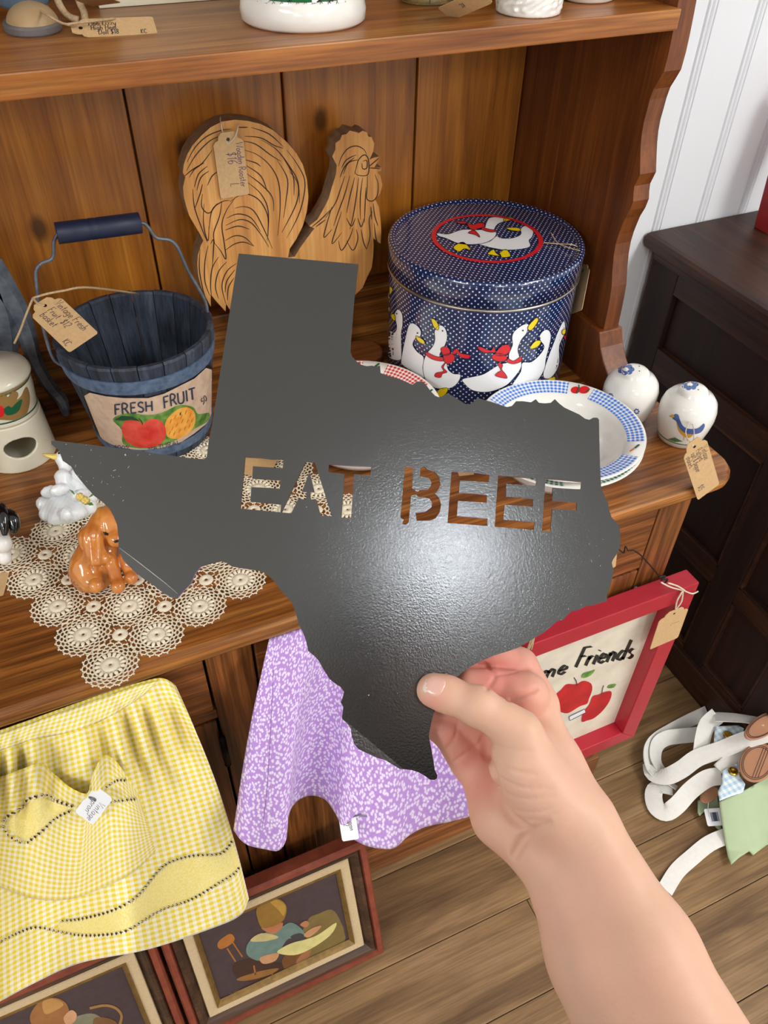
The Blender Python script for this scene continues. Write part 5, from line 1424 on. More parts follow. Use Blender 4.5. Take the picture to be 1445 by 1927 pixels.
M['goose_w'] = plain('white bisque glaze', S(234, 238, 240), .25, coat=.3)
def goose(W, s):
    def fn(p):
        d = ball(p, W(117, 862), 13 * s)
        d = smin(d, cone(p, W(117, 862), W(128, 893, .002), 12 * s, 12 * s), .003)
        d = smin(d, cone(p, W(128, 893, .002), W(150, 925, .008), 13 * s, 26 * s), .006)
        d = smin(d, cone(p, W(118, 898, -.008), W(120, 918, -.012), 15 * s, 11 * s), .002)
        d = smin(d, cone(p, W(150, 890, -.006), W(170, 905, -.004), 14 * s, 15 * s), .003)
        c = W(128, 950, .004)
        base = ellip(p, c, np.array([.033, .030, .017]))
        for k_ in range(11):
            a = k_ * 2 * math.pi / 11
            base = smin(base, ball(p, c + np.array([.028 * math.cos(a), .025 * math.sin(a), .003 + .004 * math.sin(a * 3)]), .0085), .004)
        d = smin(d, base, .003)
        for dx, dy, dd in ((95, 925, -.012), (112, 922, -.02), (150, 932, -.02)):
            d = smin(d, ellip(p, W(dx, dy, dd), np.array([18, 10, 12]) * s), .002)
        return d + .0004 * np.sin(p[:, 0] * 900) * np.sin(p[:, 1] * 800) * (p[:, 2] < CT + .045)
    return fn
gt, gm, W, s, o = figurine('goose_figurine', 'white porcelain goose figurine on a flowered nest left of the sign', (128, 972), M['goose_w'], goose, box=lambda W: bbox(W, [(70, 840, .05), (210, 840, -.05), (70, 985, .05), (210, 985, -.06)], .008), zf=CT + .0002)
M['beak'] = plain('pale yellow glaze', S(232, 206, 110), .25, coat=.3)
MB().tube([W(108, 860, -.004), W(100, 859, -.006), W(90, 857, -.007), W(80, 855, -.008)], [8 * s, 6.5 * s, 4.5 * s, 1.6 * s], 10, flat=.8).build('beak', M['beak'], gt, smooth=True)
pr = Print(bvh_proj(gm.bvh()), eps=.0003, maxlen=3); pr.ell(111, 853, 2, 2, M['black'], 0, n=10); pr.build('eye', gt)
for x, y, dd in ((150, 935, -.032), (160, 942, -.033)):
    m = MB()
    for k_ in range(5):
        a = 2 * math.pi * k_ / 5; m.tube([W(x, y, dd), W(x + 7 * math.cos(a), y + 6 * math.sin(a), dd - .002)], [.0012, .0028], 6)
    m.build('flower', M['beak'], gt, smooth=True)
for a in ((140, 930, 132, 922), (168, 935, 178, 930), (165, 948, 176, 950)):
    MB().tube([W(a[0], a[1], -.030), W((a[0] + a[2]) / 2, (a[1] + a[3]) / 2 - 1, -.033), W(a[2], a[3], -.030)], [.001, .0032, .0006], 6, flat=.4).build('leaf', M['leaf'], gt, smooth=True)

def pup(W, s):
    def fn(p):
        d = ellip(p, W(-18, 990), np.array([30, 34, 34]) * s)
        d = smin(d, cone(p, W(-5, 1005, -.012), W(6, 1024, -.022), 20 * s, 16 * s), .006)
        d = smin(d, cone(p, W(-28, 1020, .01), W(-26, 1050, .01), 34 * s, 40 * s), .006)
        d = smin(d, cone(p, W(4, 1030, -.01), W(8, 1050, -.014), 14 * s, 13 * s), .004)
        return d
    return fn
pt, pm, W, s, o = figurine('spotted_figurine', 'white and black glazed animal figurine at the left edge', (8, 1062), M['ceramic'], pup, box=lambda W: bbox(W, [(-90, 940, .05), (50, 940, -.05), (-90, 1075, .05), (50, 1075, -.06)], .008), zf=CT + .0022)
M['blk_gl'] = plain('black gloss glaze', S(14, 14, 16), .1, coat=.6)
for pts, rr in (([(14, 962, -.018), (24, 974, -.022), (27, 990, -.022), (24, 1002, -.020)], [8, 11, 11, 6]), ([(0, 952, -.022), (6, 968, -.028), (8, 990, -.030), (9, 1008, -.030)], [9, 10, 9, 4])):
    MB().tube(smoothpath([W(*p) for p in pts], 4), [q * s for q in np.interp(np.linspace(0, 1, 13), np.linspace(0, 1, 4), rr)], 12).build('ear', M['blk_gl'], pt, smooth=True)

# ---- small odds and ends on the counter
wd = onz(688, 672, CT)
m = MB(); m.lathe([(0, 0), (.030, 0), (.032, .002), (.032, .013), (.030, .015), (0, .015)], (wd[0] - .006, wd[1] - .002, CT), 40)
M['disc'] = wood('turned wood', S(120, 68, 30), S(150, 90, 44), S(172, 108, 56), 0, rough=.5)
tag(m.build('wooden_disc', M['disc'], None, base=(wd[0] - .006, wd[1] - .002, CT), bevel=.001), 'small round brown wooden disc behind the red gingham bowl', 'disc')
c = onz(481, 879, CT + .004)
price_tag('plain tan card tag lying on the doily behind the sign', c + np.array([-.035, .03, 0]), c + np.array([.02, -.012, 0]), np.array([.012, .016, 0]), name='card_tag')
c = onz(12, 1096, CT + .001)
price_tag('plain kraft tag poking in at the left edge of the counter', c + np.array([-.05, .012, .0]), c + np.array([.0, -.002, .0]), np.array([.006, .017, .0]), name='card_tag', strings=())
A = onz(868, 866, CT + .0008); B = onz(878, 894, CT + .0008)
price_tag('kraft tag lying by the blue bowls, seen through the sign letters', A + (A - B) * .6, B, np.array([.012, .005, 0]), name='card_tag', hole=False)

# ------------------------------------------------------------------ things on the upper shelf
SZ = 1.3067
M['denim'] = plain('blue grey cloth', S(92, 112, 134), .9, var=.12, vscale=200, bump=.3, bscale=900)
M['boot'] = plain('tan painted boot', S(176, 148, 108), .5, var=.1)
M['sole'] = plain('grey sole', S(104, 100, 100), .6)
bp = onz(64, 58, SZ); 
dl = thing('doll', 'doll leg in blue grey cloth with tan boot on the upper shelf', 'doll', (bp[0], bp[1], SZ))
D = cdep(bp); s = D / FPX; W = lambda x, y, dd=0.0: dep(x, y, D + dd)
def bootf(p):
    d = ellip(p, W(63, 46, .0) , np.array([.024, .030, .019]))
    d = smin(d, cone(p, W(60, 40, .02), W(58, 20, .02), .017, .018), .008)
    return np.maximum(d, SZ + .006 - p[:, 2])
c0 = W(62, 45, .008)
sdf_object('boot', bootf, c0 - np.array([.05, .05, .045]), c0 + np.array([.05, .06, .06]), .0014, M['boot'], dl)
m = MB(); cb = W(63, 54, .002); m.lathe([(0, 0), (1.0, 0), (1.04, .0015), (1.04, .006), (1.0, .008), (0, .008)], (cb[0], cb[1], SZ), 32, sx=.0255, sy=.031)
m.v = [(x, y, SZ + (z - SZ)) for x, y, z in m.v]; m.build('boot_sole', M['sole'], dl, smooth=False)
lp = W(52, 30, .022)
m = MB(); m.lathe([(.021, .0), (.025, .004), (.026, .05), (.030, .12), (.034, .20), (.0, .20)], (lp[0], lp[1], SZ + .014), 24); m.build('trouser_leg', M['denim'], dl, smooth=True)
m = MB(); m.lathe([(.021, .0), (.025, .004), (.026, .05), (.030, .12), (.034, .20), (.0, .20)], (lp[0] - .06, lp[1] + .02, SZ + .014), 24); m.build('trouser_leg', M['denim'], dl, smooth=True)
m = MB(); m.lathe([(0, 0), (.026, 0), (.026, .014), (0, .014)], (lp[0] - .06, lp[1] + .01, SZ), 24); m.build('boot_sole', M['sole'], dl)
for pth in ([(98, -30), (112, 8), (128, 30), (148, 38)], [(140, -30), (150, 5), (158, 22), (160, 38)]):
    MB().tube(smoothpath([onz(x, y, SZ + .004 + (38 - y) * .0004) for x, y in pth], 5), .0034, 8).build('rope', M['twine'], dl, smooth=True)
def tz(x, y, dz=0): return onz(x, y, SZ + .002 + dz)
A, B = tz(134, 54, .004), tz(292, 48, .002)
price_tag('kraft tag reading Doll lying on the upper shelf edge', A, B, tz(215, 36, .008) - tz(213, 53, .003),
          [('1966 Lizzy', .2, .22, .42), ('High Heel', .22, -.28, .40), ('Doll $18', .3, -.78, .40), ('KC', .8, -.85, .36)],
          [[tz(150, 50, .004), tz(118, 44, .01), tz(95, 32, .016), tz(76, 20, .016)], [tz(125, 46, .008), tz(170, 40, .01), tz(216, 35, .008)]], sr=.0012, ink='ink')
A, B = tz(150, -12, .03), tz(200, 8, .012)
price_tag('kraft tag hanging at the top edge beside the doll rope', A, B, tz(190, -6, .02) - tz(178, 4, .012))
# cream box
M['cream_card'] = plain('cream card box', S(232, 226, 202), .7)
a = onz(186, 15, SZ); b = onz(540, -16, SZ)
ex = unit((b - a) * np.array([1, 1, 0])); 
t = thing('cream_box', 'flat cream box at the back of the upper shelf', 'box', (a + b) / 2)
BXD = .05
MB().box(a[0], a[0] + .235, 1.0, 1.0 + BXD, SZ, SZ + .10).build('box_body', M['cream_card'], t, bevel=.001)
MB().box(a[0] - .001, a[0] + .236, .999, 1.0 + BXD + .001, SZ + .085, SZ + .102).build('box_lid', M['cream_card'], t, bevel=.001)
# ceramic canister with a green painted band
KC = np.array([.308, .886, SZ])
t = thing('painted_canister', 'white ceramic canister with green meadow band on the shelf', 'canister', KC)
m = MB(); m.lathe([(0, 0), (.060, 0), (.063, .003), (.0635, .012), (.061, .021), (.0585, .025), (.0585, .12), (.055, .125), (0, .125)], KC, 56); m.build('canister_body', M['ceramic'], t, smooth=True); km = m
M['meadow'] = plain('meadow green glaze', S(36, 140, 62), .2, coat=.4)
MB().lathe([(.0587, .027), (.0593, .028), (.0593, .085), (.0587, .086)], KC, 56).build('green_band', M['meadow'], t, smooth=True)
MB().lathe([(.0587, .0258), (.0596, .0258), (.0596, .0272), (.0587, .0272)], KC, 56).build('dark_line', M['green'], t, smooth=True)
bm_ = MB().lathe([(.0595, .02), (.0595, .1)], KC, 80)
pr = Print(bvh_proj(bm_.bvh()), eps=.0003, maxlen=4)
for x in range(470, 672, 15): pr.stroke([(x - 3, 8), (x, 2), (x + 2, 7)], .9, M['green'], 0)
for x in (500, 592, 640): pr.poly([(x - 6, -2), (x + 3, -4), (x + 8, 0), (x + 4, 5), (x - 5, 5)], M['white'], 1); 
for x in (545, 600, 622): pr.stroke([(x - 4, 4), (x, 0), (x + 4, 2)], 2.0, M['black'], 2)
pr.build('meadow_print', t)['kind'] = 'stuff'
# green glass jar
M['glass'] = plain('green tinted glass', S(206, 222, 190), .05); 
gb_ = M['glass'].node_tree.nodes['Principled BSDF']; gb_.inputs['Transmission Weight'].default_value = .9; gb_.inputs['IOR'].default_value = 1.45
GC = np.array([.465, .922, SZ])
t = thing('glass_jar', 'clear greenish glass jar standing on the upper shelf', 'jar', GC)
MB().lathe([(0, .003), (.024, .003), (.026, .0), (.030, .001), (.032, .006), (.032, .09), (.024, .10), (.022, .10), (.0295, .088), (.0295, .010), (.026, .006), (0, .006)], GC, 40).build('jar_body', M['glass'], t, smooth=True)
MB().lathe([(0, .120), (.026, .120), (.027, .118), (.027, .101), (.0225, .101), (.0225, .117), (0, .117)], GC, 40).build('jar_lid', M['gold_steel'], t, smooth=True)
A, B = onz(925, -12, SZ + .03), onz(838, 26, SZ + .002)
price_tag('kraft tag propped against the textured white pot on the shelf', A, B, onz(900, 16, SZ + .004) - onz(893, 2, SZ + .012), [('Milk glass' if 0 else 'KC', .55, -.4, .4)])
# textured white pot and a smooth white one
PC = np.array([.544, .838, SZ])
def potf(p):
    q = p - PC; r = np.hypot(q[:, 0], q[:, 1]); a = np.arctan2(q[:, 1], q[:, 0]); z = q[:, 2]
    rr = .0345 + .0006 * z / .03 + .0011 * np.sin(a * 13 + 3 * np.sin(z * 260)) * np.sin(z * 420 + 2 * np.sin(a * 5)) * (z > .004)
    return np.maximum(np.maximum(r - rr, np.abs(z - .045) - .045), -np.maximum(r - .030, -(z - .008)))
t = thing('textured_pot', 'white ceramic pot with crinkled texture on the upper shelf', 'pot', PC)
sdf_object('pot_body', potf, PC - np.array([.042, .042, .004]), PC + np.array([.042, .042, .096]), .0013, M['ceramic'], t)
MB().lathe([(0, .062), (.0295, .062)], PC, 24).build('pot_soil', M['cream_card'], t)
P3 = np.array([.640, .866, SZ])
t = thing('white_dish', 'smooth white oval ceramic dish at the right end of the shelf', 'dish', P3)
m = MB(); m.lathe([(0, 0), (.026, 0), (.029, .002), (.031, .010), (.034, .03), (.037, .05), (.035, .05), (.030, .014), (0, .010)], P3, 48, sx=1.05, sy=.9); m.build('dish_body', M['ceramic'], t, smooth=True)
pr = Print(bvh_proj(m.bvh()), eps=.0003, maxlen=3); pr.ell(1062, -1, 5, 3, M['yellow'], 0); pr.build('yellow_flower', t)
# ------------------------------------------------------------------ hanging aprons
def cloth(top, bot, Yf, nu, nv, w, h, bulge=None):
    T = resample(smoothpath(top, 6), nu); B_ = resample(smoothpath(bot, 6), nu); P, UV = [], []
    for j in range(nv):
        v = j / (nv - 1); row, ru = [], []
        for i in range(nu):
            u = i / (nu - 1); p = T[i] * (1 - v) + B_[i] * v
            if bulge: p = p + np.array(bulge(u, v))
            row.append(ony(p[0], p[1], Yf(u, v))); ru.append((u * w, v * h))
        P.append(row); UV.append(ru)
    m = MB(); m.grid(P, UV); return m
M['ging_y'] = gingham('yellow gingham cotton', S(236, 212, 44), S(246, 242, 222), .0084, .9, .5, .3, .1)
M['ging_y2'] = gingham('yellow gingham cotton, pocket', S(232, 208, 52), S(244, 238, 212), .0080, .9, .5, .3, .1)
M['embr'] = plain('close yellow embroidery', S(240, 220, 118), .95, col2=S(246, 236, 176), vscale=420, bump=.6, bscale=900)
M['stitch_w'] = plain('cream stitching', S(236, 228, 200), .95)
M['hole'] = plain('openwork shadow', S(70, 54, 24), 1.0)
ap = thing('yellow_apron', 'yellow gingham apron with pocket hanging from the counter front', 'apron', tuple(ony(150, 1330, .556)))
def YY(u, v):
    g = math.exp(-((v - .22) / .13) ** 2)
    f = (.0080 * g + .0040 * max(0, .8 - v)) * math.sin(u * 66 + 2.4 * math.sin(u * 15)) * min(1, v * 8)
    big = v ** 1.2 * (.026 * math.sin(u * 15.0 + .4) + .013 * math.sin(u * 31 + v * 2)) 
    return .558 - .088 * v - .012 * math.sin(math.pi * min(v * 1.4, 1)) + f + big - .010 * max(0, u - .8) * v * 5 * 0
m = cloth([(-230, 1450), (0, 1374), (110, 1335), (200, 1303), (262, 1284), (305, 1276), (330, 1290)],
          [(-300, 2005), (-60, 1912), (0, 1884), (60, 1852), (150, 1812), (280, 1786), (400, 1746), (452, 1722), (468, 1692)],
          YY, 150, 90, .46, .42, lambda u, v: (14 * math.sin(math.pi * v) * u ** 3, 0))
m.build('skirt', M['ging_y'], ap, smooth=True, solid=.0012); skm = m
sk_pj = bvh_proj(skm.bvh())
# gathered waistband: a doubled strip along the top
T1 = [(-230, 1458), (0, 1381), (110, 1342), (200, 1310), (262, 1289), (300, 1280)]; T2 = [(-235, 1480), (0, 1412), (60, 1392), (130, 1378), (200, 1352), (270, 1308)]
def on_skirt(top, bot, nu, nv, off, w, h, swap=False):
    T = resample(smoothpath(top, 6), nu); B_ = resample(smoothpath(bot, 6), nu); P, UV = [], []
    for j in range(nv):
        v = j / (nv - 1); row, ru = [], []
        for i in range(nu):
            u = i / (nu - 1); p = T[i] * (1 - v) + B_[i] * v; r = sk_pj(p[0], p[1])
            q = r[0] if r is not None else ony(p[0], p[1], .545)
            row.append(q + unit(CAM - q) * off(u, v)); ru.append((v * h, u * w) if swap else (u * w, v * h))
        P.append(row); UV.append(ru)
    mm = MB(); mm.grid(P, UV); return mm
on_skirt(T1, T2, 80, 8, lambda u, v: .0035 + .002 * math.sin(math.pi * v), .40, .045).build('waistband', M['ging_y'], ap, smooth=True, solid=.001)
pk = on_skirt([(-60, 1478), (0, 1462), (40, 1448), (76, 1436), (100, 1455), (130, 1481), (158, 1494), (168, 1488), (172, 1464), (186, 1434), (200, 1421), (222, 1438), (242, 1466), (262, 1500)],
              [(-80, 1640), (0, 1668), (60, 1690), (130, 1692), (200, 1668), (255, 1638), (292, 1602)], 90, 40,
              lambda u, v: .006 + .020 * max(0, 1 - v * 3.2) ** 1.3 * (1 + .7 * math.sin(u * 26 + 1.0)) + .004 * math.sin(math.pi * v), .30, .19, True)
pk.build('pocket', M['ging_y2'], ap, smooth=True, solid=.001)
pk_pj = bvh_proj(pk.bvh())
def trim(pj, lines, name, band=None):
    pr = Print(pj, eps=.0012, maxlen=6)
    if band: pr.poly(band, M['embr'], 0); pr.flush(name + '_band', ap)
    for ln in lines:
        Q_ = resample(smoothpath(ln, 6), max(8, int(sum(np.linalg.norm(np.diff(np.array(ln, float), axis=0), axis=1)) / 8)))
        for i in range(len(Q_) - 1):
            a, b = Q_[i], Q_[i + 1]; d = b - a; nrm = np.array([-d[1], d[0]]) / (np.linalg.norm(d) + 1e-9); c = (a + b) / 2
            pr.poly([tuple(c + nrm * 3.4), tuple(c + d * .3), tuple(c - nrm * 3.4), tuple(c - d * .3)], M['hole'], 1)
            pr.stroke([tuple(a + nrm * 4.2), tuple(c), tuple(a - nrm * 4.2)], 1.3, M['stitch_w'], 2)
    o = pr.build(name + '_stitches', ap); o['kind'] = 'stuff'
up_l = [(112, 1731), (150, 1727), (200, 1716), (235, 1700), (262, 1680), (290, 1645), (315, 1622), (360, 1608), (410, 1606), (425, 1596), (437, 1578)]
lo_l = [(-40, 1790), (0, 1770), (35, 1752), (70, 1742), (105, 1750), (150, 1757), (200, 1757), (240, 1748), (300, 1712), (360, 1690), (410, 1660), (440, 1642), (452, 1628)]
trim(sk_pj, [up_l, lo_l], 'hem', up_l + lo_l[::-1][:9])
trim(pk_pj, [[(0, 1545), (30, 1525), (60, 1500), (80, 1494), (110, 1505), (140, 1515)], [(0, 1552), (20, 1572), (45, 1585), (70, 1570), (100, 1540), (135, 1522)], [(195, 1482), (220, 1466), (240, 1466)], [(203, 1508), (230, 1504), (258, 1500)]], 'pocket',
     [(8, 1550), (40, 1522), (72, 1500), (110, 1510), (135, 1518), (98, 1540), (70, 1566), (45, 1582)])
q = pk_pj(178, 1500); dq = cdep(q[0]) - .006
M['card_w'] = plain('white card', S(222, 224, 228), .8)
price_tag('small white handwritten label pinned to yellow apron pocket', dep(196, 1490, dq), dep(158, 1540, dq - .002), dep(206, 1512, dq) - dep(196, 1490, dq) , [('Vintage', .3, .2, .5), ('apron', .3, -.4, .5)], mat='card_w', hole=False, ink='ink', pen=.0005,
          strings=[[dep(168, 1500, dq - .001), dep(174, 1503, dq - .003), dep(180, 1506, dq - .001)]], smat='steel', sr=.0012)

M['petal'] = petals('lilac cotton with white petals', S(186, 146, 214), S(172, 132, 206), S(230, 218, 242))
pa = thing('purple_apron', 'lilac cotton apron with white petal print hanging behind the sign', 'apron', tuple(ony(600, 1200, .556)))
def YP(u, v):
    return .5585 - .066 * v ** .65 - v ** 1.1 * (-.000 + .034 * math.cos(2 * math.pi * (u * 2.15 - .22)) + .009 * math.sin(u * 30 + 1))
m = cloth([(507, 1200), (530, 1192), (580, 1176), (680, 1142), (790, 1104), (880, 1072)],
          [(440, 1562), (462, 1588), (500, 1598), (524, 1600), (538, 1580), (540, 1546), (552, 1514), (580, 1497), (610, 1503), (630, 1528), (652, 1568), (682, 1588), (712, 1596), (742, 1595), (768, 1573), (800, 1556), (850, 1545), (900, 1530), (960, 1500)],
          YP, 130, 70, .44, .40, lambda u, v: (-5 * math.sin(math.pi * v) * (1 - u) ** 2, 0))
m.build('lilac_skirt', M['petal'], pa, smooth=True, solid=.0012)
pp = bvh_proj(m.bvh())
pr = Print(pp, eps=.0008, maxlen=6)
M['seam'] = plain('purple seam thread', S(150, 104, 178), .9)
pr.stroke([(514, 1260), (510, 1340), (506, 1420), (500, 1500), (492, 1560)], 1.2, M['seam'], 0, smooth=4); pr.build('hem_seam', pa)
q = pp(668, 1545); dq = cdep(q[0]) - .006 if q is not None else 1.2
price_tag('small white label pinned to the hem of the lilac apron', dep(652, 1530, dq), dep(660, 1581, dq), dep(672, 1536, dq) - dep(655, 1532, dq), [('apron', .25, .1, .45), ('$12', .25, -.5, .45)], mat='card_w', hole=False,
          strings=[[dep(664, 1537, dq - .001), dep(676, 1534, dq - .004), dep(690, 1536, dq - .001)]], smat='steel', sr=.0011)

# ------------------------------------------------------------------ framed paintings leaning on the hutch
M['fr_brown'] = wood('walnut moulding', S(52, 34, 22), S(78, 52, 34), S(100, 70, 48), 0, rough=.5)
M['fr_red'] = plain('oxblood painted strip', S(134, 66, 46), .45, col2=S(112, 50, 36), vscale=60)
M['linen'] = plain('linen liner', S(196, 172, 134), .9, bump=.5, bscale=900, var=.12, vscale=300)
M['gilt'] = plain('old gilt', S(140, 108, 56), .45, metal=.35, var=.4, vscale=90)
def C(r, g, b, n='oil'): return plain(n + ' %d %d %d' % (r, g, b), S(r, g, b), .45, var=.18, vscale=70, bump=.25, bscale=260)
def ring(m, o, ex, ey, n, w, h, a, b, za, zb):
    """rectangular ring from inset a (height za) to inset b (height zb)"""
    def c(i, z): return [o + ex * x + ey * y + n * z for x, y in ((i, i), (w - i, i), (w - i, h - i), (i, h - i))]
    m.add(c(a, za) + c(b, zb), [(k_, (k_ + 1) % 4, 4 + (k_ + 1) % 4, 4 + k_) for k_ in range(4)])
def painting(label, X0, X1, paint):
    lean = unit((0, .084, .26)); h = .273; o = np.array([X0, .434, .0045]); ex = np.array([1.0, 0, 0]); n = np.cross(ex, lean); w = X1 - X0
    o = o + n * -.0
    t = thing('framed_painting', label, 'painting', ((X0 + X1) / 2, .445, 0), 'framed paintings leaning on the hutch')
    def part(name, mat, rings):
        m = MB()
        for r in rings: ring(m, o, ex, lean, n, w, h, *r)
        return m.build(name, M[mat], t)
    part('outer_strip', 'fr_red', [(0, 0, -.022, .0), (0, .003, .0, .004), (.003, .011, .004, .004), (.011, .013, .004, -.002)])
    part('cove_moulding', 'fr_brown', [(.013, .016, -.002, .003), (.016, .021, .003, .002), (.021, .029, .002, -.008), (.029, .031, -.008, -.006)])
    part('linen_liner', 'linen', [(.031, .032, -.006, -.004), (.032, .046, -.004, -.0055)])
    part('gilt_bead', 'gilt', [(.046, .047, -.0055, -.002), (.047, .051, -.002, -.006), (.051, .054, -.006, -.010)])
    m = MB(); m.add([o + ex * x + lean * y - n * .0115 for x, y in ((.05, .05), (w - .05, .05), (w - .05, h - .05), (.05, h - .05))], [(0, 1, 2, 3)]); m.add([o + ex * x + lean * y - n * .022 for x, y in ((.002, .002), (w - .002, .002), (w - .002, h - .002), (.002, h - .002))], [(3, 2, 1, 0)])
    m.build('canvas', C(70, 56, 58, 'dark umber ground'), t)
    co = o - n * .0115
    def pj(x, y):
        v = ray(x, y); tt = ((co - CAM) @ n) / (v @ n); return CAM + v * tt, n
    pr = Print(pj, eps=.0002, maxlen=20); paint(pr); pr.build('painted_scene', t)['kind'] = 'stuff'
    return t
def c3b(l): return [(240 + x / 2.779, 1550 + y / 2.779) for x, y in l]
def paint_boy(pr):
    P = lambda l, c, k_: pr.poly(c3b(l), C(*c), k_, smooth=True)
    P([(930,520),(1000,470),(1085,460),(1130,640),(900,760),(700,850),(540,960),(535,900),(700,820),(850,740)], (120, 100, 56), 0)
    P([(540,890),(700,830),(1120,650),(1130,665),(545,985)], (136, 104, 44), 1)
    P([(470,640),(480,610),(535,575),(560,600),(540,630),(490,655)], (170, 104, 46), 1)
    for a in ([(520, 650), (565, 720)], [(550, 620), (600, 695)], [(660, 740), (668, 790)], [(755, 780), (762, 840)]): pr.stroke(c3b(a), 3, C(160, 100, 48), 2)
    P([(550,740),(640,705),(760,720),(850,750),(840,790),(700,830),(580,810)], (66, 44, 36), 1)
    P([(570,810),(690,770),(790,755),(740,790),(620,820)], (140, 96, 50), 2)
    pr.stroke(c3b([(530, 885), (600, 890), (680, 878), (750, 850)]), 3, C(92, 76, 70), 2, smooth=4)
    P([(820,690),(900,680),(935,720),(915,775),(860,790),(810,740)], (112, 72, 40), 2)
    P([(880,720),(930,660),(960,640),(950,690),(915,740)], (150, 100, 66), 3)
    P([(900,755),(960,715),(1000,700),(970,740),(920,780)], (120, 50, 34), 3)
    P([(640,610),(700,575),(800,540),(850,515),(900,540),(935,590),(900,605),(840,600),(800,655),(770,690),(690,715),(630,690),(620,650)], (104, 126, 118), 3)
    P([(850,590),(900,570),(935,595),(900,612)], (62, 60, 62), 4)
    P([(640,610),(700,570),(790,590),(720,612)], (188, 172, 116), 4)
    P([(780,670),(850,625),(940,600),(1000,575),(1090,515),(1060,580),(960,650),(870,685)], (206, 196, 128), 4)
    P([(690,700),(740,680),(790,675),(770,715),(710,730)], (190, 140, 98), 5)
    P([(920,580),(960,545),(1010,530),(1000,550),(950,590)], (190, 140, 98), 5)
    P([(900,525),(930,505),(950,520),(930,540)], (170, 116, 80), 5)
    P([(700,540),(760,530),(810,515),(800,550),(760,575),(720,560)], (176, 112, 76), 4)
    P([(680,500),(672,450),(700,410),(750,392),(800,395),(830,430),(825,480),(800,515),(740,540),(700,540)], (140, 104, 46), 5)
    P([(740,400),(790,398),(825,430),(815,480),(790,450)], (176, 136, 58), 6)
def paint_basket(pr):
    c1 = lambda l: [(x / 2.846, 1250 + y / 2.846) for x, y in l]
    P = lambda l, c, k_: pr.poly(c1(l), C(*c), k_, smooth=True)
    P([(140,2050),(180,1960),(300,1930),(460,1870),(540,1890),(580,1960),(580,2080)], (124, 122, 98), 1)
    P([(160,1900),(180,1840),(230,1795),(300,1785),(350,1810),(370,1860),(350,1920),(290,1960),(200,1960)], (150, 100, 56), 2)
    P([(230,1800),(300,1790),(340,1820),(300,1850),(240,1870)], (182, 134, 78), 3)
    P([(340,1890),(380,1850),(410,1870),(400,1910),(360,1930)], (196, 146, 108), 3)
    pr.stroke(c1([(480, 1840), (560, 1825), (620, 1840), (650, 1880), (640, 1930)]), 5, C(150, 110, 64), 3, smooth=5)
    P([(500,1900),(600,1900),(640,1960),(600,2050),(520,2040)], (120, 84, 50), 2)
painting('framed painting of a child reading in a chair, leaning right of the yellow apron', -.112, .218, paint_boy)
painting('framed painting of a child with a basket in the lower left corner', -.452, -.118, paint_basket)
A = dep(362, 1762, 1.335); B = dep(372, 1850, 1.335)
price_tag('kraft tag hanging on the left edge of the reading child painting', A, B, dep(380, 1768, 1.345) - dep(366, 1764, 1.335), (), [[A, dep(358, 1740, 1.34), dep(352, 1722, 1.36)]], smat='string')

# ------------------------------------------------------------------ red framed sign
RX0, RX1, RZ0, RZ1, RYF = .363, .768, .180, .611, .532
M['red_paint'] = plain('bright red painted wood', S(176, 32, 50), .42, var=.14, vscale=26, bump=.12, bscale=90)
rf = thing('red_picture', 'red box-framed picture reading Welcome Friends with apples hung on the hutch', 'picture', ((RX0 + RX1) / 2, RYF, RZ0))
b_, dp = .034, .030
def bar(poly):       # mitred bar: outer and inner edge in x-z
    m = MB(); m.prism(poly, lambda p: (p[0], RYF, p[1]), lambda p: (p[0], RYF + dp, p[1])); return m.build('frame_bar', M['red_paint'], rf, bevel=.0018)
O_ = [(RX0, RZ0), (RX1, RZ0), (RX1, RZ1), (RX0, RZ1)]; I_ = [(RX0 + b_, RZ0 + b_), (RX1 - b_, RZ0 + b_), (RX1 - b_, RZ1 - b_), (RX0 + b_, RZ1 - b_)]
for k_ in range(4): bar([O_[k_], O_[(k_ + 1) % 4], I_[(k_ + 1) % 4], I_[k_]])
M['parch'] = plain('cream printed card', S(222, 214, 196), .7, col2=S(206, 196, 178), vscale=22)
PYP = RYF + dp - .004
MB().box(RX0 + b_ - .002, RX1 - b_ + .002, PYP, PYP + .003, RZ0 + b_ - .002, RZ1 - b_ + .002).build('picture_card', M['parch'], rf)
pr = Print(lambda x, y: (ony(x, y, PYP), np.array([0, -1.0, 0])), eps=.0002, maxlen=10)
def c5b(l): return [(940 + x / 2.861, 1060 + y / 2.861) for x, y in l]
bk_ = M['black']
px_write(pr, 'Welcome', (902, 1312), (1064, 1266), (15, -33), 4.8, bk_, 2, jitter=0, nib=.35)
px_write(pr, 'Friends', c5b([(400, 560)])[0], c5b([(712, 508)])[0], (17, -37), 5.0, bk_, 2, jitter=0, nib=.35)
pr.flush('lettering', rf)
M['apple2'] = plain('painted apple red', S(198, 30, 34), .5, col2=S(166, 16, 26), vscale=30)
pr.poly(c5b([(330,680),(360,650),(410,650),(450,632),(490,645),(498,680),(480,730),(470,755),(430,770),(370,805),(330,800),(290,780),(290,720)]), M['apple2'], 1, smooth=True)
pr.poly(c5b([(440,850),(450,800),(480,760),(500,715),(530,705),(570,690),(600,690),(595,730),(560,785),(510,830),(470,845)]), M['apple2'], 3, smooth=True)
pr.flush('painted_apples', rf)
pr.poly(c5b([(440,612),(450,590),(490,578),(512,572),(490,600),(460,614)]), M['leaf'], 4, smooth=True); pr.poly(c5b([(578,668),(590,652),(625,648),(615,665),(595,670)]), M['leaf'], 4, smooth=True)
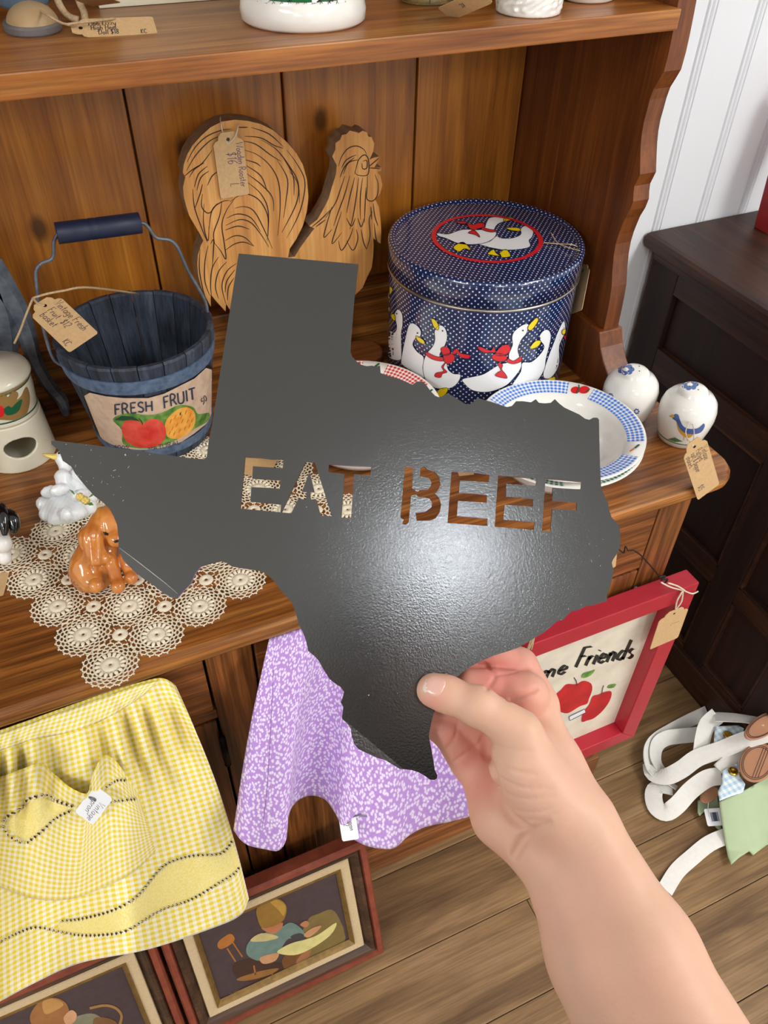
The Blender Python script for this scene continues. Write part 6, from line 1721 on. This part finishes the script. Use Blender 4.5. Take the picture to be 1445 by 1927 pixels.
pr.stroke(c5b([(415, 655), (410, 630), (398, 612)]), 1.6, M['burn'], 5); pr.stroke(c5b([(548, 700), (552, 675), (558, 655)]), 1.3, M['burn'], 5)
pr.flush('leaves', rf)
pr.poly(c5b([(370,820),(455,780),(462,800),(375,845)]), M['card_w'], 5); pr.stroke(c5b([(372, 822), (455, 782), (462, 800), (376, 844)]), 1.2, M['slate'], 6, closed=True)
pr.flush('painted_label', rf)
wire = [(1100, 1016), (1130, 1024), (1158, 1030), (1168, 1037), (1174, 1040), (1177, 1028), (1182, 1036), (1192, 1036), (1206, 1045), (1218, 1058), (1232, 1074), (1240, 1084), (1250, 1088)]
MB().tube(smoothpath([ony(x, y, .563 - .0006 * i) for i, (x, y) in enumerate(wire)], 4), .0011, 6).build('hanging_wire', M['black'], rf, smooth=True)
for pts in ([(1240, 1086), (1252, 1084), (1244, 1092), (1256, 1090), (1250, 1098)],): MB().tube(smoothpath([ony(x, y, .548) for x, y in pts], 4), .0013, 6).build('wire_knot', M['black'], rf, smooth=True)
for pts in ([(1000, 1198), (996, 1212), (990, 1228)], [(1006, 1196), (1003, 1208), (1000, 1222)], [(1003, 1197), (1000, 1210), (994, 1224)]): MB().tube(smoothpath([ony(x, y, RYF - .004) for x, y in pts], 4), .0014, 5).build('raffia', M['twine'], rf, smooth=True)
A, B = ony(1271, 1147, RYF - .004), ony(1249, 1211, RYF - .002)
kn = ony(1285, 1111, RYF - .004)
price_tag('kraft tag tied to the top right corner of the red picture', A, B, ony(1293, 1151, RYF - .004) - A, [('L', .4, .0, .45)],
          [[A, ony(1274, 1130, RYF - .006), kn], [A, ony(1282, 1132, RYF - .006), kn], [ony(1244, 1096, RYF - .004), ony(1262, 1105, RYF - .006), kn, ony(1302, 1117, RYF - .004), ony(1313, 1113, RYF - .001)], [ony(1257, 1097, RYF - .004), ony(1275, 1103, RYF - .006), ony(1289, 1112, RYF - .004)]], smat='string', sr=.0013)
# tan tag at the sign edge
A = ony(1150, 1030, .561); B = ony(1146, 1072, .561)
price_tag('kraft tag edge peeking out behind the right side of the black sign', A, B, ony(1138, 1030, .561) - A, (), [[A, ony(1146, 1024, .560), ony(1140, 1022, .561)]], name='card_tag', hole=False)

# ------------------------------------------------------------------ folded aprons on the floor at the right
def c6b(l): return [(1160 + x / 4.589, 1300 + y / 4.589) for x, y in l]
M['canvas_w'] = plain('white cotton webbing', S(222, 220, 214), .9, bump=.4, bscale=1200, var=.06, vscale=120)
M['sage'] = plain('sage green cotton', S(168, 184, 148), .9, bump=.3, bscale=1100, var=.06, vscale=40)
M['leather'] = plain('tan leather', S(176, 126, 94), .6, bump=.3, bscale=500, var=.1)
M['leather_line'] = plain('embossed brown line', S(88, 58, 46), .7)
M['ging_b'] = gingham('pale blue gingham', S(168, 200, 222), S(232, 238, 240), .012, .9, .5, .2)
fl = thing('sage_apron', 'folded sage green apron with leather patch and white straps on the floor', 'apron', tuple(onz(1400, 1560, 0)))
def ribbon(pts, width, z, tilt=0.0):
    """flat strap: pixel path, height list"""
    P = np.array([list(onz(x, y, zz)) for (x, y), zz in zip(pts, z)]); P = resample(smoothpath(P, 6), 40)
    rows = []
    for i, p in enumerate(P):
        t = unit(P[min(i + 1, 39)] - P[max(i - 1, 0)]); s_ = unit(np.cross(t, np.array([0, 0, 1.0])) * math.cos(tilt) + np.array([0, 0, math.sin(tilt)]))
        rows.append([p - s_ * width / 2, p - s_ * width / 6 + np.array([0, 0, .0006]), p + s_ * width / 6 + np.array([0, 0, .0006]), p + s_ * width / 2])
    m = MB(); m.grid(rows); return m
ST = [([(780,185),(620,260),(470,340),(340,420),(280,500),(270,600),(300,700),(400,760),(520,840)], .028, [.010,.012,.014,.02,.024,.022,.018,.016,.014], .7),
      ([(720,375),(560,390),(430,410),(350,470),(340,600),(420,720)], .030, [.03,.028,.026,.024,.02,.014], .5),
      ([(1320,365),(1100,430),(900,510),(700,580),(560,680),(430,740),(320,720),(300,640)], .033, [.125,.105,.085,.068,.05,.036,.024,.018], .2),
      ([(905,735),(780,760),(640,860),(520,990),(420,1050),(340,1000),(320,890),(360,830),(480,850)], .033, [.07,.06,.042,.026,.014,.012,.014,.02,.02], .3),
      ([(960,1250),(800,1320),(650,1440),(520,1560),(420,1720)], .028, [.02,.012,.006,.004,.004], .15),
      ([(870,215),(780,300),(740,430),(720,600)], .033, [.085,.08,.072,.06], .3),
      ([(850,225),(1050,235),(1280,270)], .036, [.09,.11,.135], .4)]
for pts, w, z, tl in ST: ribbon(c6b(pts), w, z, tl).build('strap', M['canvas_w'], fl, smooth=False, solid=.0016)
def slab(pts, zf, mat, name, parent, solid=.003, uvs=1.0, lab=None):
    v, f = tri_fill(c6b(pts), 8.0); m = MB(); P = [onz(x, y, zf(x, y)) for x, y in v]
    m.add(P, f, [(p[0] * uvs, p[1] * uvs) for p in P]); return m.build(name, M[mat], parent, smooth=True, solid=solid, label=lab)
slab([(885,960),(1000,905),(1110,855),(1210,800),(1310,740),(1600,640),(1750,900),(1600,1150),(1400,1240),(1308,1292),(1180,1420),(1145,1385),(1060,1440),(990,1500),(960,1430),(935,1300),(905,1100)], lambda x, y: (.012 + .068 * max(0, min(1, (1600 - y) / 120))) + .004 * math.sin(x * .06), 'sage', 'sage_cloth', fl, .004)
slab([(900,1000),(1300,900),(1600,800),(1600,1250),(1300,1330),(1180,1418),(1140,1380),(1000,1440)], lambda x, y: .006 + .02 * max(0, min(1, (1600 - y) / 130)), 'sage', 'folded_under_layer', fl, .006)
slab([(860,900),(700,950),(700,1050),(720,1080),(760,1040),(860,1180),(900,1220),(910,1100)], lambda x, y: .012, 'sage', 'folded_edge', fl, .004)
slab([(850,310),(1050,300),(1100,330),(1060,420),(950,470),(840,450)], lambda x, y: .082, 'ging_b', 'gingham_tab', fl)
slab([(840,640),(920,560),(1110,500),(1130,640),(1060,700),(920,720)], lambda x, y: .080, 'canvas_w', 'strap_end', fl)
slab([(915,690),(1040,620),(1060,740),(1110,810),(1090,880),(1000,905),(890,950),(875,870),(910,800)], lambda x, y: .086, 'ging_b', 'gingham_tab', fl)
for (cx, cy, rx, ry, rot, zz) in ((1215, 620, 150, 175, .5, .104), (1270, 300, 190, 90, -.55, .140), (800, 900, 90, 60, -.6, .03)):
    pts = [(cx + rx * math.cos(a) * math.cos(rot) - ry * math.sin(a) * math.sin(rot), cy + rx * math.cos(a) * math.sin(rot) + ry * math.sin(a) * math.cos(rot)) for a in np.linspace(0, 2 * math.pi, 33)[:-1]]
    pa_ = slab(pts, lambda x, y: zz, 'leather', 'leather_patch', fl, .0025)
    if rx < 100: continue
    pr = Print(lambda x, y: (onz(x, y, zz + .0013), np.array([0, 0, 1.0])), eps=.0003, maxlen=10)
    for sc_ in (.86, .78): pr.stroke(c6b([(cx + (x - cx) * sc_, cy + (y - cy) * sc_) for x, y in pts]), 1.6, M['leather_line'], 0, closed=True)
    if cx == 1215:
        for dx in (-5, 20, 45): pr.stroke(c6b([(cx - 40 + dx, cy + 130), (cx + 60 + dx, cy - 130)]), 1.6, M['leather_line'], 0)
    pr.build('embossed_lines', pa_)
for x, y, zz in ((960, 388, .084), (1005, 700, .088)):
    c = onz(*c6b([(x, y)])[0], zz); MB().lathe([(.0035, .0), (.0095, .001), (.010, .003), (.007, .005), (.0035, .004), (0, .0035)], c, 24).build('brass_snap', M['brass'], fl, smooth=True)
A, B = onz(*c6b([(915, 1085)])[0], .03), onz(*c6b([(770, 1095)])[0], .022)
t = price_tag('white barcode label sticking out from the sage apron', A, B, onz(*c6b([(905, 1010)])[0], .034) - A, (), [[A + (B - A) * .8, onz(*c6b([(790, 1000)])[0], .03), onz(*c6b([(800, 930)])[0], .03)]], mat='card_w', hole=False, name='barcode_label', smat='canvas_w')
exq = unit(B - A); L_ = np.linalg.norm(B - A); hv = onz(*c6b([(905, 1010)])[0], .034) - A; eyq = unit(hv - exq * (hv @ exq)); Wq = np.linalg.norm(hv - exq * (hv @ exq)); nq = np.cross(exq, eyq); nq = nq if nq[2] > 0 else -nq
pr = Print(lambda x, y: (A + exq * x + eyq * y + nq * .0004, nq), eps=.0001, maxlen=.02)
for i in range(16):
    w = rng.uniform(.0004, .0011); x = L_ * (.25 + .45 * i / 16); pr.stroke([(x, -Wq * .5), (x, Wq * .55)], w, M['slate'], 0)
pr.build('barcode', t)['kind'] = 'stuff'

# ------------------------------------------------------------------ the unseen photographer in dark clothes, added; darkens the sign's reflection
M['shirt'] = plain('black cotton shirt', S(26, 26, 30), .9, bump=.2, bscale=900)
M['jeans'] = plain('dark denim', S(34, 40, 56), .9, bump=.2, bscale=900)
M['hair'] = plain('dark brown hair', S(44, 30, 22), .6, bump=.4, bscale=300)
def tall(fn):
    """stand the figure a little taller and nearer, elbow end left where the forearm needs it"""
    def g(p):
        q = p - np.array([-.095, .11, 0]); q = q / np.array([1, 1, 1.09]); return fn(q)
    return g
def shirt_f(p):
    q = p - np.array([.02, -.40, 0])
    d = ellip(p, (.02, -.41, 1.18), (.185, .115, .27))
    d = smin(d, ellip(p, (.02, -.40, .98), (.170, .118, .20)), .06)
    d = smin(d, cone(p, (-.14, -.40, 1.34), (.18, -.40, 1.34), .062, .062), .05)
    d = smin(d, cone(p, (.195, -.385, 1.33), (.250, -.20, 1.08), .060, .050), .04)
    d = smin(d, cone(p, (-.155, -.385, 1.33), (-.20, -.22, 1.16), .060, .052), .04)
    return np.maximum(d, .86 - p[:, 2])
def skin_f(p):
    d = cone(p, (.02, -.39, 1.36), (.02, -.375, 1.48), .055, .052)
    d = smin(d, ellip(p, (.02, -.365, 1.575), (.073, .092, .112)), .02)
    d = smin(d, cone(p, (.02, -.275, 1.585), (.02, -.262, 1.555), .010, .014), .012)
    d = smin(d, ellip(p, (.02, -.290, 1.515), (.028, .012, .008)), .010)
    for s_ in (-1, 1):
        d = smin(d, ellip(p, (.02 + s_ * .074, -.37, 1.575), (.010, .020, .030)), .006)
    d = smin(d, cone(p, (-.20, -.22, 1.16), (-.10, -.15, 1.29), .040, .028), .03)
    d = smin(d, cone(p, (-.10, -.15, 1.29), (.045, -.135, 1.325), .028, .022), .02)
    d = smin(d, cone(p, (.250, -.20, 1.08), (.285, -.13, .908), .045, .039), .02)
    return d
def jeans_f(p):
    d = ellip(p, (.02, -.41, .88), (.165, .120, .13))
    for s_ in (-1, 1):
        d = smin(d, cone(p, (.02 + s_ * .085, -.41, .82), (.02 + s_ * .10, -.40, .46), .085, .060), .04)
        d = smin(d, cone(p, (.02 + s_ * .10, -.40, .46), (.02 + s_ * .105, -.42, .06), .060, .048), .03)
    return d
def shoe_f(p):
    d = None
    for s_ in (-1, 1):
        c = cone(p, (.02 + s_ * .105, -.43, .045), (.02 + s_ * .115, -.26, .035), .043, .040); d = c if d is None else np.minimum(d, c)
    return np.maximum(d, .0 - p[:, 2])
def hair_f(p):
    d = ellip(p, (.02, -.385, 1.600), (.084, .098, .108))
    d = smin(d, cone(p, (.02, -.44, 1.58), (.02, -.46, 1.42), .065, .050), .03)
    cut = ellip(p, (.02, -.300, 1.555), (.072, .085, .105))
    return np.maximum(d, -cut)
sdf_object('head_and_arms', tall(skin_f), tuple(np.array([-.27, -.50, .84]) * [1, 1, 1.09] + [-.095, .11, 0]), tuple(np.array([.35, -.06, 1.72]) * [1, 1, 1.09] + [-.095, .11, 0]), .006, M['skin'], per)
sdf_object('shirt', tall(shirt_f), tuple(np.array([-.30, -.56, .84]) * [1, 1, 1.09] + [-.095, .11, 0]), tuple(np.array([.33, -.08, 1.46]) * [1, 1, 1.09] + [-.095, .11, 0]), .009, M['shirt'], per)
sdf_object('jeans', tall(jeans_f), tuple(np.array([-.25, -.56, .0]) * [1, 1, 1.09] + [-.095, .11, 0]), tuple(np.array([.27, -.25, 1.04]) * [1, 1, 1.09] + [-.095, .11, 0]), .009, M['jeans'], per)
sdf_object('shoes', tall(shoe_f), tuple(np.array([-.18, -.52, -.012]) * [1, 1, 1.09] + [-.095, .11, 0]), tuple(np.array([.22, -.19, .12]) * [1, 1, 1.09] + [-.095, .11, 0]), .007, M['black'], per)
sdf_object('hair', tall(hair_f), tuple(np.array([-.10, -.56, 1.33]) * [1, 1, 1.09] + [-.095, .11, 0]), tuple(np.array([.14, -.25, 1.74]) * [1, 1, 1.09] + [-.095, .11, 0]), .006, M['hair'], per)

# unseen phone, added just behind the viewpoint to darken the sign's reflection
pc = c2w(np.array([-.022, .056, -.0075]))
ph = thing('phone', 'unseen black smartphone held up by the photographer', 'phone', pc)
xr, yd, zf_ = RM[0], RM[1], RM[2]
m = MB(); m.obox(pc, xr * .038, yd * .077, zf_ * .0038); m.build('phone_body', M['black'], ph, bevel=.003)
m = MB(); m.obox(pc - zf_ * .0042, xr * .035, yd * .073, zf_ * .0003); m.build('phone_screen', M['blk_gl'], ph)
